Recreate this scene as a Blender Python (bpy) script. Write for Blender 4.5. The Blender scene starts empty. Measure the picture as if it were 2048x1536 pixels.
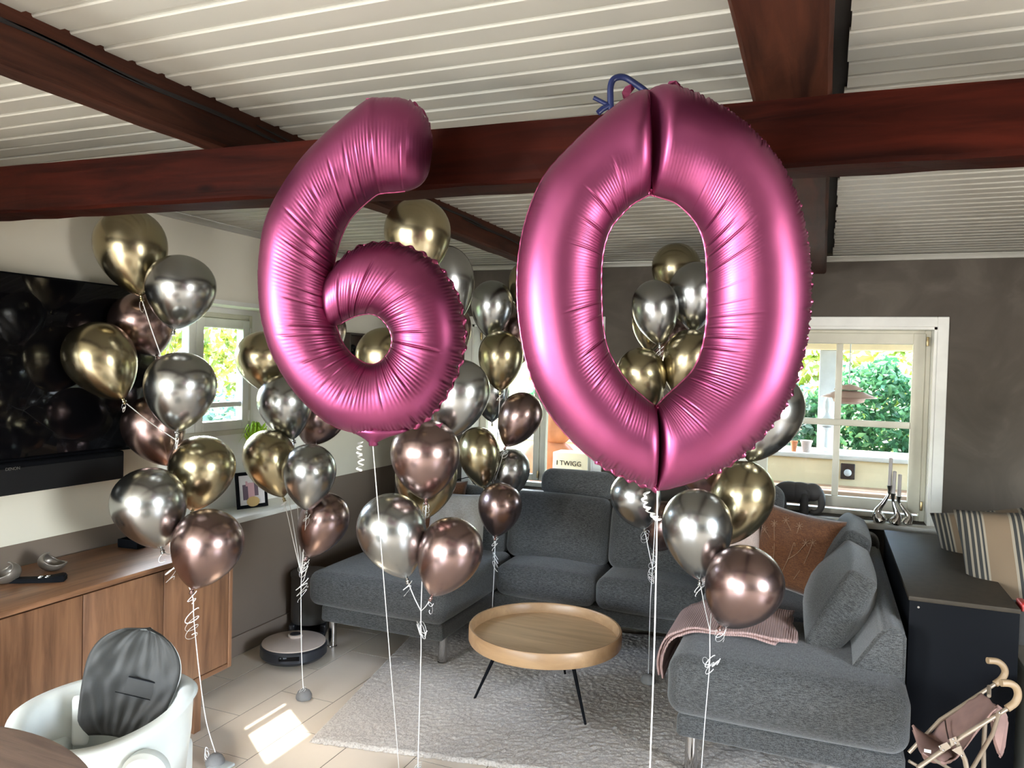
import bpy, bmesh, math, random
import numpy as np
from mathutils import Vector, Matrix

random.seed(7)
rng = np.random.default_rng(7)
PI = math.pi
sc = bpy.context.scene
C = sc.collection

# ------------------------------------------------------------------ camera
FPX = 1538.0
CAM = np.array([0.0, 0.0, 1.55])
_yaw, _pit, _rol = math.radians(22.1), math.radians(-1.42), math.radians(1.52)
FW = np.array([-math.sin(_yaw) * math.cos(_pit), math.cos(_yaw) * math.cos(_pit), math.sin(_pit)])
_r0 = np.array([math.cos(_yaw), math.sin(_yaw), 0.0])
_u0 = np.cross(_r0, FW)
RT = _r0 * math.cos(_rol) + _u0 * math.sin(_rol)
UP = _u0 * math.cos(_rol) - _r0 * math.sin(_rol)
cd = bpy.data.cameras.new('camera')
cd.sensor_width = 36.0
cd.lens = FPX / 2048 * 36
cd.clip_start = 0.05
cam = bpy.data.objects.new('camera', cd)
C.objects.link(cam)
cam.matrix_world = Matrix(((RT[0], UP[0], -FW[0], CAM[0]), (RT[1], UP[1], -FW[1], CAM[1]), (RT[2], UP[2], -FW[2], CAM[2]), (0, 0, 0, 1)))
sc.camera = cam

# survey helpers: sight lines from the camera station turned into room coordinates
def ray(x, y): return FW + RT * (x - 1024) / FPX - UP * (y - 768) / FPX
def at(x, y, D): return CAM + ray(x, y) * D
def onz(x, y, z):
    d = ray(x, y); return CAM + d * (z - CAM[2]) / d[2]
def ony(x, y, Y):
    d = ray(x, y); return CAM + d * (Y - CAM[1]) / d[1]
def onx(x, y, X):
    d = ray(x, y); return CAM + d * (X - CAM[0]) / d[0]

# ------------------------------------------------------------------ world, sun, daylight
w = bpy.data.worlds.new('world'); sc.world = w; w.use_nodes = True
nt = w.node_tree; nt.nodes.clear()
sky = nt.nodes.new('ShaderNodeTexSky'); sky.sky_type = 'NISHITA'; sky.sun_disc = False
sky.sun_elevation = math.radians(52); sky.sun_rotation = math.radians(-55); sky.dust_density = 2.0
bg = nt.nodes.new('ShaderNodeBackground'); bg.inputs['Strength'].default_value = 3.1
ow = nt.nodes.new('ShaderNodeOutputWorld')
nt.links.new(sky.outputs[0], bg.inputs[0]); nt.links.new(bg.outputs[0], ow.inputs[0])

sl = bpy.data.lights.new('sun', 'SUN'); sl.energy = 9; sl.angle = math.radians(0.6); sl.color = (1, .95, .86)
so = bpy.data.objects.new('sun', sl); C.objects.link(so)
_e = math.radians(52)
sd = Vector((.82 * math.cos(_e), -.57 * math.cos(_e), -math.sin(_e)))
so.rotation_euler = sd.to_track_quat('-Z', 'Y').to_euler()

def daylight(name, loc, look, sx, sy, power, col=(1, .97, .93)):
    l = bpy.data.lights.new(name, 'AREA'); l.shape = 'RECTANGLE'; l.size = sx; l.size_y = sy
    l.energy = power; l.color = col
    o = bpy.data.objects.new(name, l); C.objects.link(o); o.location = loc
    o.rotation_euler = Vector(look).to_track_quat('-Z', 'Z').to_euler()
    return o
# added area lamps at unseen openings, standing in for daylight to brighten the room
daylight('daylight_fill_rear_a', (-1.90, -3.62, 1.05), (0, 1, -.45), 0.90, 1.9, 34)  # rear lamps added behind the camera, placed to shape the foil reflections
daylight('daylight_fill_rear_b', (-0.86, -3.62, 1.05), (0, 1, -.45), 0.90, 1.9, 26)
daylight('daylight_fill_right', (3.22, 0.6, 1.35), (-1, 0, -.5), 1.5, 1.15, 80)  # lamp in an invented right-wall opening, added for highlights
daylight('daylight_fill_left_rear', (-2.83, -1.2, 1.3), (1, 0, -.4), 1.25, 1.05, 185, (.96, .98, 1))
# sky portals in the windows that are in view (they only guide sampling of the sky)
for nm, loc, look, sx, sy in (('sky_portal_left', (-3.05, 3.05, 1.46), (1, 0, 0), .76, .64), ('sky_portal_back_a', (-1.77, 4.93, 1.27), (0, -1, 0), .86, 1.06), ('sky_portal_back_b', (.08, 4.93, 1.27), (0, -1, 0), .95, 1.06)):
    daylight(nm, loc, look, sx, sy, 1).data.cycles.is_portal = True

sc.view_settings.view_transform = 'Standard'
sc.view_settings.look = 'None'
sc.view_settings.gamma = 1
sc.view_settings.use_curve_mapping = False
sc.view_settings.exposure = 1.0
cy = sc.cycles
cy.use_denoising = True
cy.max_bounces = 8; cy.diffuse_bounces = 4; cy.glossy_bounces = 4; cy.transmission_bounces = 4; cy.transparent_max_bounces = 12
cy.caustics_reflective = False; cy.caustics_refractive = False
cy.sample_clamp_indirect = 4

# ------------------------------------------------------------------ materials
def srgb(r, g, b):
    f = lambda c: c / 255 / 12.92 if c / 255 <= .04045 else ((c / 255 + .055) / 1.055) ** 2.4
    return (f(r), f(g), f(b), 1)
def new_mat(name):
    m = bpy.data.materials.new(name); m.use_nodes = True
    t = m.node_tree; b = t.nodes['Principled BSDF']
    return m, t, b
def N(t, kind, **kw):
    n = t.nodes.new(kind)
    for k, v in kw.items():
        if k in n.inputs: n.inputs[k].default_value = v
        else: setattr(n, k, v)
    return n
def coords(t, scale=(1, 1, 1), rot=(0, 0, 0)):
    tc = t.nodes.new('ShaderNodeTexCoord'); mp = t.nodes.new('ShaderNodeMapping')
    mp.inputs['Scale'].default_value = scale; mp.inputs['Rotation'].default_value = rot
    t.links.new(tc.outputs['Object'], mp.inputs['Vector'])
    return mp.outputs[0]
def ramp(t, fac, stops):
    r = t.nodes.new('ShaderNodeValToRGB')
    while len(r.color_ramp.elements) < len(stops): r.color_ramp.elements.new(.5)
    for e, (p, c) in zip(r.color_ramp.elements, stops): e.position = p; e.color = c
    t.links.new(fac, r.inputs[0]); return r.outputs[0]
def bump(t, b, h, strength, dist=.01):
    n = t.nodes.new('ShaderNodeBump'); n.inputs['Strength'].default_value = strength; n.inputs['Distance'].default_value = dist
    t.links.new(h, n.inputs['Height']); t.links.new(n.outputs[0], b.inputs['Normal'])
def plain(name, c1, rough=.5, metal=0, c2=None, scale=8, bmp=0, coat=0, spec=None):
    m, t, b = new_mat(name)
    b.inputs['Roughness'].default_value = rough; b.inputs['Metallic'].default_value = metal
    b.inputs['Coat Weight'].default_value = coat
    if spec is not None: b.inputs['Specular IOR Level'].default_value = spec
    n = N(t, 'ShaderNodeTexNoise', Scale=scale, Detail=5.0)
    t.links.new(coords(t), n.inputs['Vector'])
    c2 = c2 or tuple(v * .9 for v in c1[:3]) + (1,)
    t.links.new(ramp(t, n.outputs[0], [(.35, c2), (.65, c1)]), b.inputs['Base Color'])
    if bmp: bump(t, b, n.outputs[0], bmp)
    return m
def wood(name, light, dark, axis='X', scale=1.0, rough=.45, bmp=.15, knots=False, contrast=(.35, .7), spec=.5):
    m, t, b = new_mat(name)
    s = {'X': (1.2, 14, 14), 'Y': (14, 1.2, 14), 'Z': (14, 14, 1.2)}[axis]
    co = coords(t, tuple(v * scale for v in s))
    oi = t.nodes.new('ShaderNodeObjectInfo')
    ad = N(t, 'ShaderNodeVectorMath', operation='ADD')
    t.links.new(co, ad.inputs[0])
    sc_ = N(t, 'ShaderNodeMath', operation='MULTIPLY'); sc_.inputs[1].default_value = 37.0
    t.links.new(oi.outputs['Random'], sc_.inputs[0]); t.links.new(sc_.outputs[0], ad.inputs[1])
    n = N(t, 'ShaderNodeTexNoise', Scale=1.6, Detail=8.0, Roughness=.62, Distortion=.6)
    t.links.new(ad.outputs[0], n.inputs['Vector'])
    col = ramp(t, n.outputs[0], [(contrast[0], dark), (contrast[1], light)])
    if knots:
        v = N(t, 'ShaderNodeTexVoronoi', Scale=1.0)
        t.links.new(coords(t, tuple((2.2 if q < 5 else 6) * 1.0 for q in s)), v.inputs['Vector'])
        k = ramp(t, v.outputs['Distance'], [(.03, (.12, .09, .08, 1)), (.09, (1, 1, 1, 1))])
        mx = N(t, 'ShaderNodeMix', data_type='RGBA', blend_type='MULTIPLY'); mx.inputs[0].default_value = .8
        t.links.new(col, mx.inputs[6]); t.links.new(k, mx.inputs[7]); col = mx.outputs[2]
    t.links.new(col, b.inputs['Base Color']); b.inputs['Roughness'].default_value = rough; b.inputs['Specular IOR Level'].default_value = spec
    bump(t, b, n.outputs[0], bmp, .004)
    return m
def fabric(name, c_dark, c_light, scale=1.0, bmp=.5, rough=.95):
    m, t, b = new_mat(name)
    b.inputs['Roughness'].default_value = rough; b.inputs['Sheen Weight'].default_value = .25
    n1 = N(t, 'ShaderNodeTexNoise', Scale=1.0, Detail=3.0, Roughness=.7)
    n2 = N(t, 'ShaderNodeTexNoise', Scale=1.0, Detail=3.0, Roughness=.7)
    n3 = N(t, 'ShaderNodeTexNoise', Scale=2.5, Detail=2.0)
    t.links.new(coords(t, (60 * scale, 420 * scale, 420 * scale)), n1.inputs['Vector'])
    t.links.new(coords(t, (420 * scale, 60 * scale, 420 * scale)), n2.inputs['Vector'])
    t.links.new(coords(t), n3.inputs['Vector'])
    ad = N(t, 'ShaderNodeMath', operation='ADD'); t.links.new(n1.outputs[0], ad.inputs[0]); t.links.new(n2.outputs[0], ad.inputs[1])
    hf = N(t, 'ShaderNodeMath', operation='MULTIPLY'); hf.inputs[1].default_value = .5; t.links.new(ad.outputs[0], hf.inputs[0])
    t.links.new(ramp(t, hf.outputs[0], [(.42, c_dark), (.58, c_light)]), b.inputs['Base Color'])
    bump(t, b, hf.outputs[0], bmp, .003)
    return m
def balloon_mat(name, base, rough=.17):
    m, t, b = new_mat(name)
    b.inputs['Metallic'].default_value = 1.0
    b.inputs['Roughness'].default_value = rough
    n = N(t, 'ShaderNodeTexNoise', Scale=9.0, Detail=2.0)
    t.links.new(coords(t), n.inputs['Vector'])
    t.links.new(ramp(t, n.outputs[0], [(.3, tuple(v * .93 for v in base[:3]) + (1,)), (.7, base)]), b.inputs['Base Color'])
    b.inputs['Coat Weight'].default_value = .25; b.inputs['Coat Roughness'].default_value = .12
    bump(t, b, n.outputs[0], .03, .01)
    return m

M = {}
M['silver'] = balloon_mat('chrome_silver_latex', (.45, .46, .455, 1), .25)
M['gold'] = balloon_mat('chrome_gold_latex', (.44, .38, .24, 1), .25)
M['mauve'] = balloon_mat('chrome_mauve_latex', (.34, .235, .22, 1), .27)
M['ribbon'] = plain('white_ribbon', (.85, .84, .82, 1), .3, coat=.4)
M['pink'] = None
def foil():
    m, t, b = new_mat('satin_pink_foil')
    b.inputs['Metallic'].default_value = 1; b.inputs['Roughness'].default_value = .41
    n = N(t, 'ShaderNodeTexNoise', Scale=14.0, Detail=3.0); t.links.new(coords(t), n.inputs['Vector'])
    t.links.new(ramp(t, n.outputs[0], [(.3, (.250, .055, .130, 1)), (.7, (.276, .063, .145, 1))]), b.inputs['Base Color'])
    bump(t, b, n.outputs[0], .04, .01)
    return m
M['pink'] = foil()
M['foil_edge'] = plain('pink_foil_seam', (.34, .075, .165, 1), .28, 1)
M['ceiling'] = plain('white_painted_cladding', (.42, .405, .355, 1), .4, c2=(.39, .38, .335, 1), scale=3)
M['ceil_back'] = plain('ceiling_void', (.03, .028, .026, 1), .9)
M['white'] = plain('white_gloss_paint', (.82, .81, .76, 1), .35)
M['cream'] = plain('cream_window_paint', (.66, .63, .52, 1), .35)
M['beam'] = wood('mahogany_stained_beam', (.036, .0052, .0024, 1), (.010, .0016, .0008, 1), 'X', 1.0, .55, .3, True, spec=.05)
M['beamY'] = wood('brown_stained_beam', (.060, .019, .010, 1), (.018, .0065, .004, 1), 'Y', 1.0, .55, .35, True, spec=.12)
M['black'] = plain('matt_black', (.003, .0035, .005, 1), .6, spec=.07)
M['crack'] = plain('dark_crack', (.006, .004, .003, 1), .9)
M['chrome'] = plain('chrome_metal', (.62, .61, .6, 1), .12, 1)
M['steel'] = plain('brushed_steel', (.5, .49, .47, 1), .3, 1)
M['brass'] = plain('brass', (.5, .38, .2, 1), .3, 1)
M['tv'] = plain('glossy_screen', (.003, .003, .004, 1), .05, spec=.22)
M['walnut'] = wood('walnut_veneer', (.30, .15, .078, 1), (.115, .052, .026, 1), 'Z', 1.0, .4, .05, contrast=(.32, .68))
M['walnutY'] = wood('walnut_top', (.33, .165, .085, 1), (.13, .06, .03, 1), 'Y', 1.0, .38, .05, contrast=(.32, .68))
M['mango'] = wood('light_mango_wood', (.66, .45, .25, 1), (.40, .25, .125, 1), 'X', .7, .38, .05, contrast=(.3, .7))
M['mango_rim'] = wood('mango_wood_rim', (.50, .32, .17, 1), (.31, .18, .09, 1), 'X', .5, .35, .05, contrast=(.3, .7))
M['table'] = wood('weathered_oak', (.23, .155, .115, 1), (.12, .078, .058, 1), 'X', 1.5, .6, .2)
M['sofa'] = fabric('grey_melange_weave', (.012, .0125, .013, 1), (.092, .094, .092, 1))
M['greyfab'] = plain('charcoal_coated_cloth', (.018, .019, .018, 1), .65, c2=(.012, .013, .012, 1), scale=12, bmp=.1)
M['plastic'] = plain('pale_grey_plastic', (.66, .70, .685, 1), .35)
M['plastic2'] = plain('warm_grey_plastic', (.50, .51, .48, 1), .4)
M['concrete'] = plain('grey_concrete', (.23, .22, .21, 1), .8, scale=40, bmp=.2)
M['tile'] = plain('pale_stone_tile', (.76, .655, .535, 1), .3, c2=(.71, .615, .50, 1), scale=2.5)
M['grout'] = plain('grey_grout', (.13, .115, .10, 1), .95)
M['elephant'] = plain('dark_wood_elephant', (.055, .05, .047, 1), .6, scale=30)
M['candle'] = plain('grey_wax', (.42, .38, .37, 1), .5)
M['rust'] = fabric('rust_velvet', (.075, .027, .010, 1), (.15, .058, .020, 1), .6, .2)
M['thread'] = plain('embroidery_thread', (.24, .145, .085, 1), .7)
M['beige'] = fabric('beige_waffle_cotton', (.30, .27, .23, 1), (.46, .42, .37, 1), 1, .4)
M['blush'] = fabric('blush_linen', (.42, .33, .29, 1), (.55, .45, .40, 1), 1, .3)
M['throw'] = None
def ribbed(name, c1, c2, freq, direction='X'):
    m, t, b = new_mat(name); b.inputs['Roughness'].default_value = .95
    wv = N(t, 'ShaderNodeTexWave', Scale=freq); wv.bands_direction = direction
    t.links.new(coords(t), wv.inputs['Vector'])
    t.links.new(ramp(t, wv.outputs[0], [(.1, c2), (.6, c1)]), b.inputs['Base Color'])
    bump(t, b, wv.outputs[0], .6, .004)
    return m
M['throw'] = ribbed('pink_ribbed_knit', (.45, .30, .275, 1), (.33, .215, .195, 1), 36)
def stripes():
    m, t, b = new_mat('striped_ticking'); b.inputs['Roughness'].default_value = .9
    tc = t.nodes.new('ShaderNodeTexCoord'); sp = t.nodes.new('ShaderNodeSeparateXYZ'); t.links.new(tc.outputs['Object'], sp.inputs[0])
    k = N(t, 'ShaderNodeMath', operation='MULTIPLY'); k.inputs[1].default_value = 5.3; t.links.new(sp.outputs[0], k.inputs[0])
    fr = N(t, 'ShaderNodeMath', operation='FRACT'); t.links.new(k.outputs[0], fr.inputs[0])
    a, l, d = (.135, .095, .058, 1), (.21, .18, .135, 1), (.022, .022, .021, 1)
    r = t.nodes.new('ShaderNodeValToRGB'); r.color_ramp.interpolation = 'CONSTANT'
    st = [(0, a), (.42, l), (.47, d), (.53, l), (.57, d), (.64, l), (.68, d), (.74, l), (.78, d), (.84, l), (.88, d), (.92, l), (.96, a)]
    while len(r.color_ramp.elements) < len(st): r.color_ramp.elements.new(.5)
    for e, (p, c) in zip(r.color_ramp.elements, st): e.position = p; e.color = c
    t.links.new(fr.outputs[0], r.inputs[0]); t.links.new(r.outputs[0], b.inputs['Base Color'])
    return m
M['stripe'] = stripes()
M['strollerfab'] = plain('dusty_pink_cotton', (.26, .155, .13, 1), .9, c2=(.21, .125, .105, 1), scale=20)
M['strollertube'] = plain('champagne_tube', (.30, .235, .17, 1), .35, .3)
M['grip'] = plain('tan_grip', (.27, .185, .105, 1), .5)
M['blue'] = plain('navy_blue_plastic', (.006, .012, .06, 1), .35)
M['basalt'] = plain('dock_grey_plastic', (.09, .087, .083, 1), .35, .2)
M['robot_top'] = plain('robot_beige_top', (.56, .47, .41, 1), .35)
M['robot_dark'] = plain('robot_dark_body', (.02, .022, .028, 1), .35)
M['ornament'] = plain('pewter_glaze', (.22, .195, .17, 1), .35, .5)
M['paper_white'] = plain('mount_board', (.7, .66, .66, 1), .6)
M['photo_dark'] = plain('photo_dark_tones', (.12, .08, .11, 1), .4)
M['photo_pink'] = plain('photo_pink_tones', (.55, .33, .36, 1), .4)
M['photo_gold'] = plain('photo_gold_tones', (.48, .32, .13, 1), .4)
M['walnut_dark'] = wood('dark_walnut_box', (.035, .016, .011, 1), (.014, .007, .005, 1), 'Y', 1, .5, .1)
M['bench'] = plain('greige_lacquer', (.20, .185, .155, 1), .5)
M['cabinet_top'] = plain('black_ash_top', (.040, .032, .023, 1), .55, c2=(.032, .026, .019, 1), scale=30, spec=.16)
M['grille'] = plain('black_speaker_cloth', (.010, .010, .011, 1), .9, spec=.2)
M['felt'] = plain('grey_felt', (.04, .038, .036, 1), .95, scale=60, bmp=.3)
M['red'] = plain('red_plastic', (.45, .03, .03, 1), .4)
M['planter'] = plain('yellow_render', (.82, .66, .40, 1), .8, scale=5)
M['planter_cap'] = plain('white_stone_cap', (.62, .60, .54, 1), .7)
M['deck'] = wood('weathered_deck', (.50, .33, .21, 1), (.30, .19, .12, 1), 'X', 1, .7, .2)
M['paving'] = plain('garden_paving', (.5, .46, .4, 1), .8)
M['terracotta'] = plain('terracotta', (.55, .20, .08, 1), .7, c2=(.38, .13, .05, 1), scale=6, bmp=.2)
M['statue'] = plain('pale_stone', (.62, .64, .64, 1), .8, scale=15, bmp=.2)
M['reflected_shade'] = plain('dusty_rose_reflected_lamp', (.42, .26, .2, 1), .5)
M['lawn'] = plain('grass_ground', (.10, .17, .04, 1), .95, scale=20)
def leaves(name, stops):
    m, t, b = new_mat(name); g = t.nodes.new('ShaderNodeNewGeometry')
    t.links.new(ramp(t, g.outputs['Random Per Island'], stops), b.inputs['Base Color'])
    b.inputs['Roughness'].default_value = .5
    tr = t.nodes.new('ShaderNodeBsdfTranslucent'); mx = t.nodes.new('ShaderNodeMixShader'); mx.inputs[0].default_value = .4
    t.links.new(t.nodes['Principled BSDF'].inputs['Base Color'].links[0].from_socket, tr.inputs[0])
    t.links.new(b.outputs[0], mx.inputs[1]); t.links.new(tr.outputs[0], mx.inputs[2])
    t.links.new(mx.outputs[0], t.nodes['Material Output'].inputs[0])
    return m
M['leaf_yellow'] = leaves('yellow_hedge_leaves', [(0, (.08, .14, .012, 1)), (.5, (.20, .23, .022, 1)), (1, (.32, .29, .06, 1))])
M['leaf_green'] = leaves('green_shrub_leaves', [(0, (.02, .09, .035, 1)), (.5, (.055, .18, .07, 1)), (1, (.13, .29, .11, 1))])
M['leaf_blue'] = leaves('bluish_shrub_leaves', [(0, (.035, .11, .07, 1)), (.6, (.11, .21, .15, 1)), (1, (.28, .35, .26, 1))])
M['blossom'] = leaves('pale_blossom', [(0, (.75, .70, .62, 1)), (1, (.9, .85, .8, 1))])
def glass():
    m, t, b = new_mat('window_glass')
    tr = t.nodes.new('ShaderNodeBsdfTransparent'); gl = t.nodes.new('ShaderNodeBsdfGlossy'); gl.inputs['Roughness'].default_value = .01
    lw = t.nodes.new('ShaderNodeLayerWeight'); pw = N(t, 'ShaderNodeMath', operation='POWER'); pw.inputs[1].default_value = 4.0; t.links.new(lw.outputs['Facing'], pw.inputs[0])
    fr = N(t, 'ShaderNodeMath', operation='MULTIPLY_ADD'); fr.inputs[1].default_value = .5; fr.inputs[2].default_value = .018; t.links.new(pw.outputs[0], fr.inputs[0]); mx = t.nodes.new('ShaderNodeMixShader')
    tr.inputs[0].default_value = (.95, .97, .96, 1)
    t.links.new(fr.outputs[0], mx.inputs[0]); t.links.new(tr.outputs[0], mx.inputs[1]); t.links.new(gl.outputs[0], mx.inputs[2])
    t.links.new(mx.outputs[0], t.nodes['Material Output'].inputs[0])
    return m
M['glass'] = glass()
def left_wall_mat():
    m, t, b = new_mat('two_tone_wall'); b.inputs['Roughness'].default_value = .8
    tc = t.nodes.new('ShaderNodeTexCoord'); sp = t.nodes.new('ShaderNodeSeparateXYZ'); t.links.new(tc.outputs['Object'], sp.inputs[0])
    gt = N(t, 'ShaderNodeMath', operation='GREATER_THAN'); gt.inputs[1].default_value = .828; t.links.new(sp.outputs[2], gt.inputs[0])
    mx = N(t, 'ShaderNodeMix', data_type='RGBA'); t.links.new(gt.outputs[0], mx.inputs[0])
    n = N(t, 'ShaderNodeTexNoise', Scale=2.0, Detail=6.0); t.links.new(coords(t), n.inputs['Vector'])
    t.links.new(ramp(t, n.outputs[0], [(.3, (.155, .118, .092, 1)), (.7, (.175, .135, .105, 1))]), mx.inputs[6])
    t.links.new(ramp(t, n.outputs[0], [(.3, (.70, .66, .56, 1)), (.7, (.73, .69, .585, 1))]), mx.inputs[7])
    t.links.new(mx.outputs[2], b.inputs['Base Color'])
    return m
M['wall_left'] = left_wall_mat()
def plaster():
    m, t, b = new_mat('taupe_lime_plaster'); b.inputs['Roughness'].default_value = .75
    n = N(t, 'ShaderNodeTexNoise', Scale=3.2, Detail=7.0, Roughness=.55, Distortion=1.2)
    t.links.new(coords(t), n.inputs['Vector'])
    t.links.new(ramp(t, n.outputs[0], [(.32, (.058, .046, .034, 1)), (.52, (.073, .059, .045, 1)), (.7, (.10, .083, .065, 1))]), b.inputs['Base Color'])
    bump(t, b, n.outputs[0], .1)
    return m
M['plaster'] = plaster()
M['reveal'] = plain('white_reveal_plaster', (.90, .89, .85, 1), .8, c2=(.88, .87, .83, 1))
def rug_mat():
    m, t, b = new_mat('beige_rug_pile'); b.inputs['Roughness'].default_value = 1; b.inputs['Sheen Weight'].default_value = .3
    n = N(t, 'ShaderNodeTexNoise', Scale=130.0, Detail=3.0, Roughness=.7); t.links.new(coords(t), n.inputs['Vector'])
    n2 = N(t, 'ShaderNodeTexNoise', Scale=5.0, Detail=3.0); t.links.new(coords(t), n2.inputs['Vector'])
    ad = N(t, 'ShaderNodeMath', operation='MULTIPLY_ADD'); ad.inputs[1].default_value = .25; t.links.new(n2.outputs[0], ad.inputs[0]); t.links.new(n.outputs[0], ad.inputs[2])
    t.links.new(ramp(t, ad.outputs[0], [(.45, (.26, .22, .185, 1)), (.60, (.47, .42, .365, 1)), (.8, (.58, .53, .47, 1))]), b.inputs['Base Color'])
    bump(t, b, n.outputs[0], .5, .006)
    return m
M['rug'] = rug_mat()

# ------------------------------------------------------------------ object helpers
def link_mesh(name, me, m=None, parent=None, smooth=False):
    if m: me.materials.append(m)
    if smooth:
        for p in me.polygons: p.use_smooth = True
    o = bpy.data.objects.new(name, me); C.objects.link(o)
    if parent: o.parent = parent
    return o
def obj(name, bm, m=None, parent=None, smooth=False):
    bmesh.ops.recalc_face_normals(bm, faces=bm.faces)
    me = bpy.data.meshes.new(name); bm.to_mesh(me); bm.free()
    return link_mesh(name, me, m, parent, smooth)
def pyobj(name, v, f, m=None, parent=None, smooth=False):
    me = bpy.data.meshes.new(name); me.from_pydata([tuple(map(float, p)) for p in v], [], f); me.update()
    return link_mesh(name, me, m, parent, smooth)
def autosmooth(o, ang=40):
    me = o.data
    me.polygons.foreach_set('use_smooth', [True] * len(me.polygons))
    try: me.set_sharp_from_angle(angle=math.radians(ang))
    except Exception: pass
    return o
def tag(o, label, cat, group=None, kind=None):
    o['label'] = label; o['category'] = cat
    if group: o['group'] = group
    if kind: o['kind'] = kind
    return o
def thing(name, label, cat, loc=(0, 0, 0), rz=0, group=None):
    o = bpy.data.objects.new(name, None); C.objects.link(o); o.location = loc; o.rotation_euler = (0, 0, rz); o.empty_display_size = .05
    return tag(o, label, cat, group)
def struct(o): o['kind'] = 'structure'; return o
def bx(bm, x0, x1, y0, y1, z0, z1, bev=0, seg=2, mat=None):
    r = bmesh.ops.create_cube(bm, size=1)
    vs = r['verts']
    bmesh.ops.scale(bm, vec=(abs(x1 - x0), abs(y1 - y0), abs(z1 - z0)), verts=vs)
    bmesh.ops.translate(bm, vec=((x0 + x1) / 2, (y0 + y1) / 2, (z0 + z1) / 2), verts=vs)
    if bev:
        es = list({e for v in vs for e in v.link_edges})
        r = bmesh.ops.bevel(bm, geom=es, offset=bev, segments=seg, profile=.5, affect='EDGES')
        vs = list({v for f in r['faces'] for v in f.verts} | {v for v in vs if v.is_valid})
    if mat is not None: bmesh.ops.transform(bm, matrix=mat, verts=vs)
    return vs
def box(name, x0, x1, y0, y1, z0, z1, m, parent=None, bev=0, seg=2, mat=None, smooth=None):
    bm = bmesh.new(); bx(bm, x0, x1, y0, y1, z0, z1, bev, seg, mat)
    o = obj(name, bm, m, parent)
    if bev: autosmooth(o, 50)
    return o
def lathe(name, prof, m, parent=None, n=32, loc=(0, 0, 0), mat=None, smooth=True, ang=40):
    v = []; f = []
    for r, z in prof:
        for i in range(n):
            a = 2 * PI * i / n; v.append((r * math.cos(a), r * math.sin(a), z))
    for j in range(len(prof) - 1):
        for i in range(n):
            k = (i + 1) % n; f.append((j * n + i, j * n + k, (j + 1) * n + k, (j + 1) * n + i))
    if prof[0][0] > 1e-5: f.append(tuple(range(n))[::-1])
    if prof[-1][0] > 1e-5: f.append(tuple(range((len(prof) - 1) * n, len(prof) * n)))
    mm = Matrix.Translation(loc) @ (mat or Matrix.Identity(4))
    v = [mm @ Vector(p) for p in v]
    bm = bmesh.new(); bv = [bm.verts.new(p) for p in v]
    for q in f:
        try: bm.faces.new([bv[i] for i in q])
        except Exception: pass
    bmesh.ops.remove_doubles(bm, verts=bm.verts, dist=1e-6)
    o = obj(name, bm, m, parent)
    if smooth: autosmooth(o, ang)
    return o
def tube_geo(pts, rad, n=8, flat=1.0, caps=True):
    P = [Vector(tuple(map(float, p))) for p in pts]; v = []; f = []
    if not hasattr(rad, '__len__'): rad = [rad] * len(P)
    t0 = (P[1] - P[0]).normalized(); a = t0.orthogonal().normalized()
    for i, p in enumerate(P):
        t = (P[min(i + 1, len(P) - 1)] - P[max(i - 1, 0)])
        t = t.normalized() if t.length > 1e-9 else t0
        a = a - t * a.dot(t); a = a.normalized() if a.length > 1e-6 else t.orthogonal().normalized()
        b = t.cross(a)
        for k in range(n):
            th = 2 * PI * k / n; v.append(p + a * (rad[i] * math.cos(th)) + b * (rad[i] * flat * math.sin(th)))
    for i in range(len(P) - 1):
        for k in range(n):
            q = (k + 1) % n; f.append((i * n + k, i * n + q, (i + 1) * n + q, (i + 1) * n + k))
    if caps: f.append(tuple(range(n))[::-1]); f.append(tuple(range((len(P) - 1) * n, len(P) * n)))
    return v, f
def tube(name, pts, rad, m, parent=None, n=8, flat=1.0):
    v, f = tube_geo(pts, rad, n, flat); return autosmooth(pyobj(name, v, f, m, parent), 60)
def multi(name, geos, m, parent=None):
    V = []; F = []
    for v, f in geos:
        k = len(V); V += list(v); F += [tuple(i + k for i in q) for q in f]
    return autosmooth(pyobj(name, V, F, m, parent), 60)
def spline(pts, n):
    P = np.array(pts, float); m = len(P); out = []
    ts = np.linspace(0, m - 1, n)
    for t in ts:
        i = min(int(t), m - 2); u = t - i
        p0, p1, p2, p3 = P[max(i - 1, 0)], P[i], P[i + 1], P[min(i + 2, m - 1)]
        out.append(.5 * ((2 * p1) + (-p0 + p2) * u + (2 * p0 - 5 * p1 + 4 * p2 - p3) * u * u + (-p0 + 3 * p1 - 3 * p2 + p3) * u ** 3))
    return np.array(out)
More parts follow.
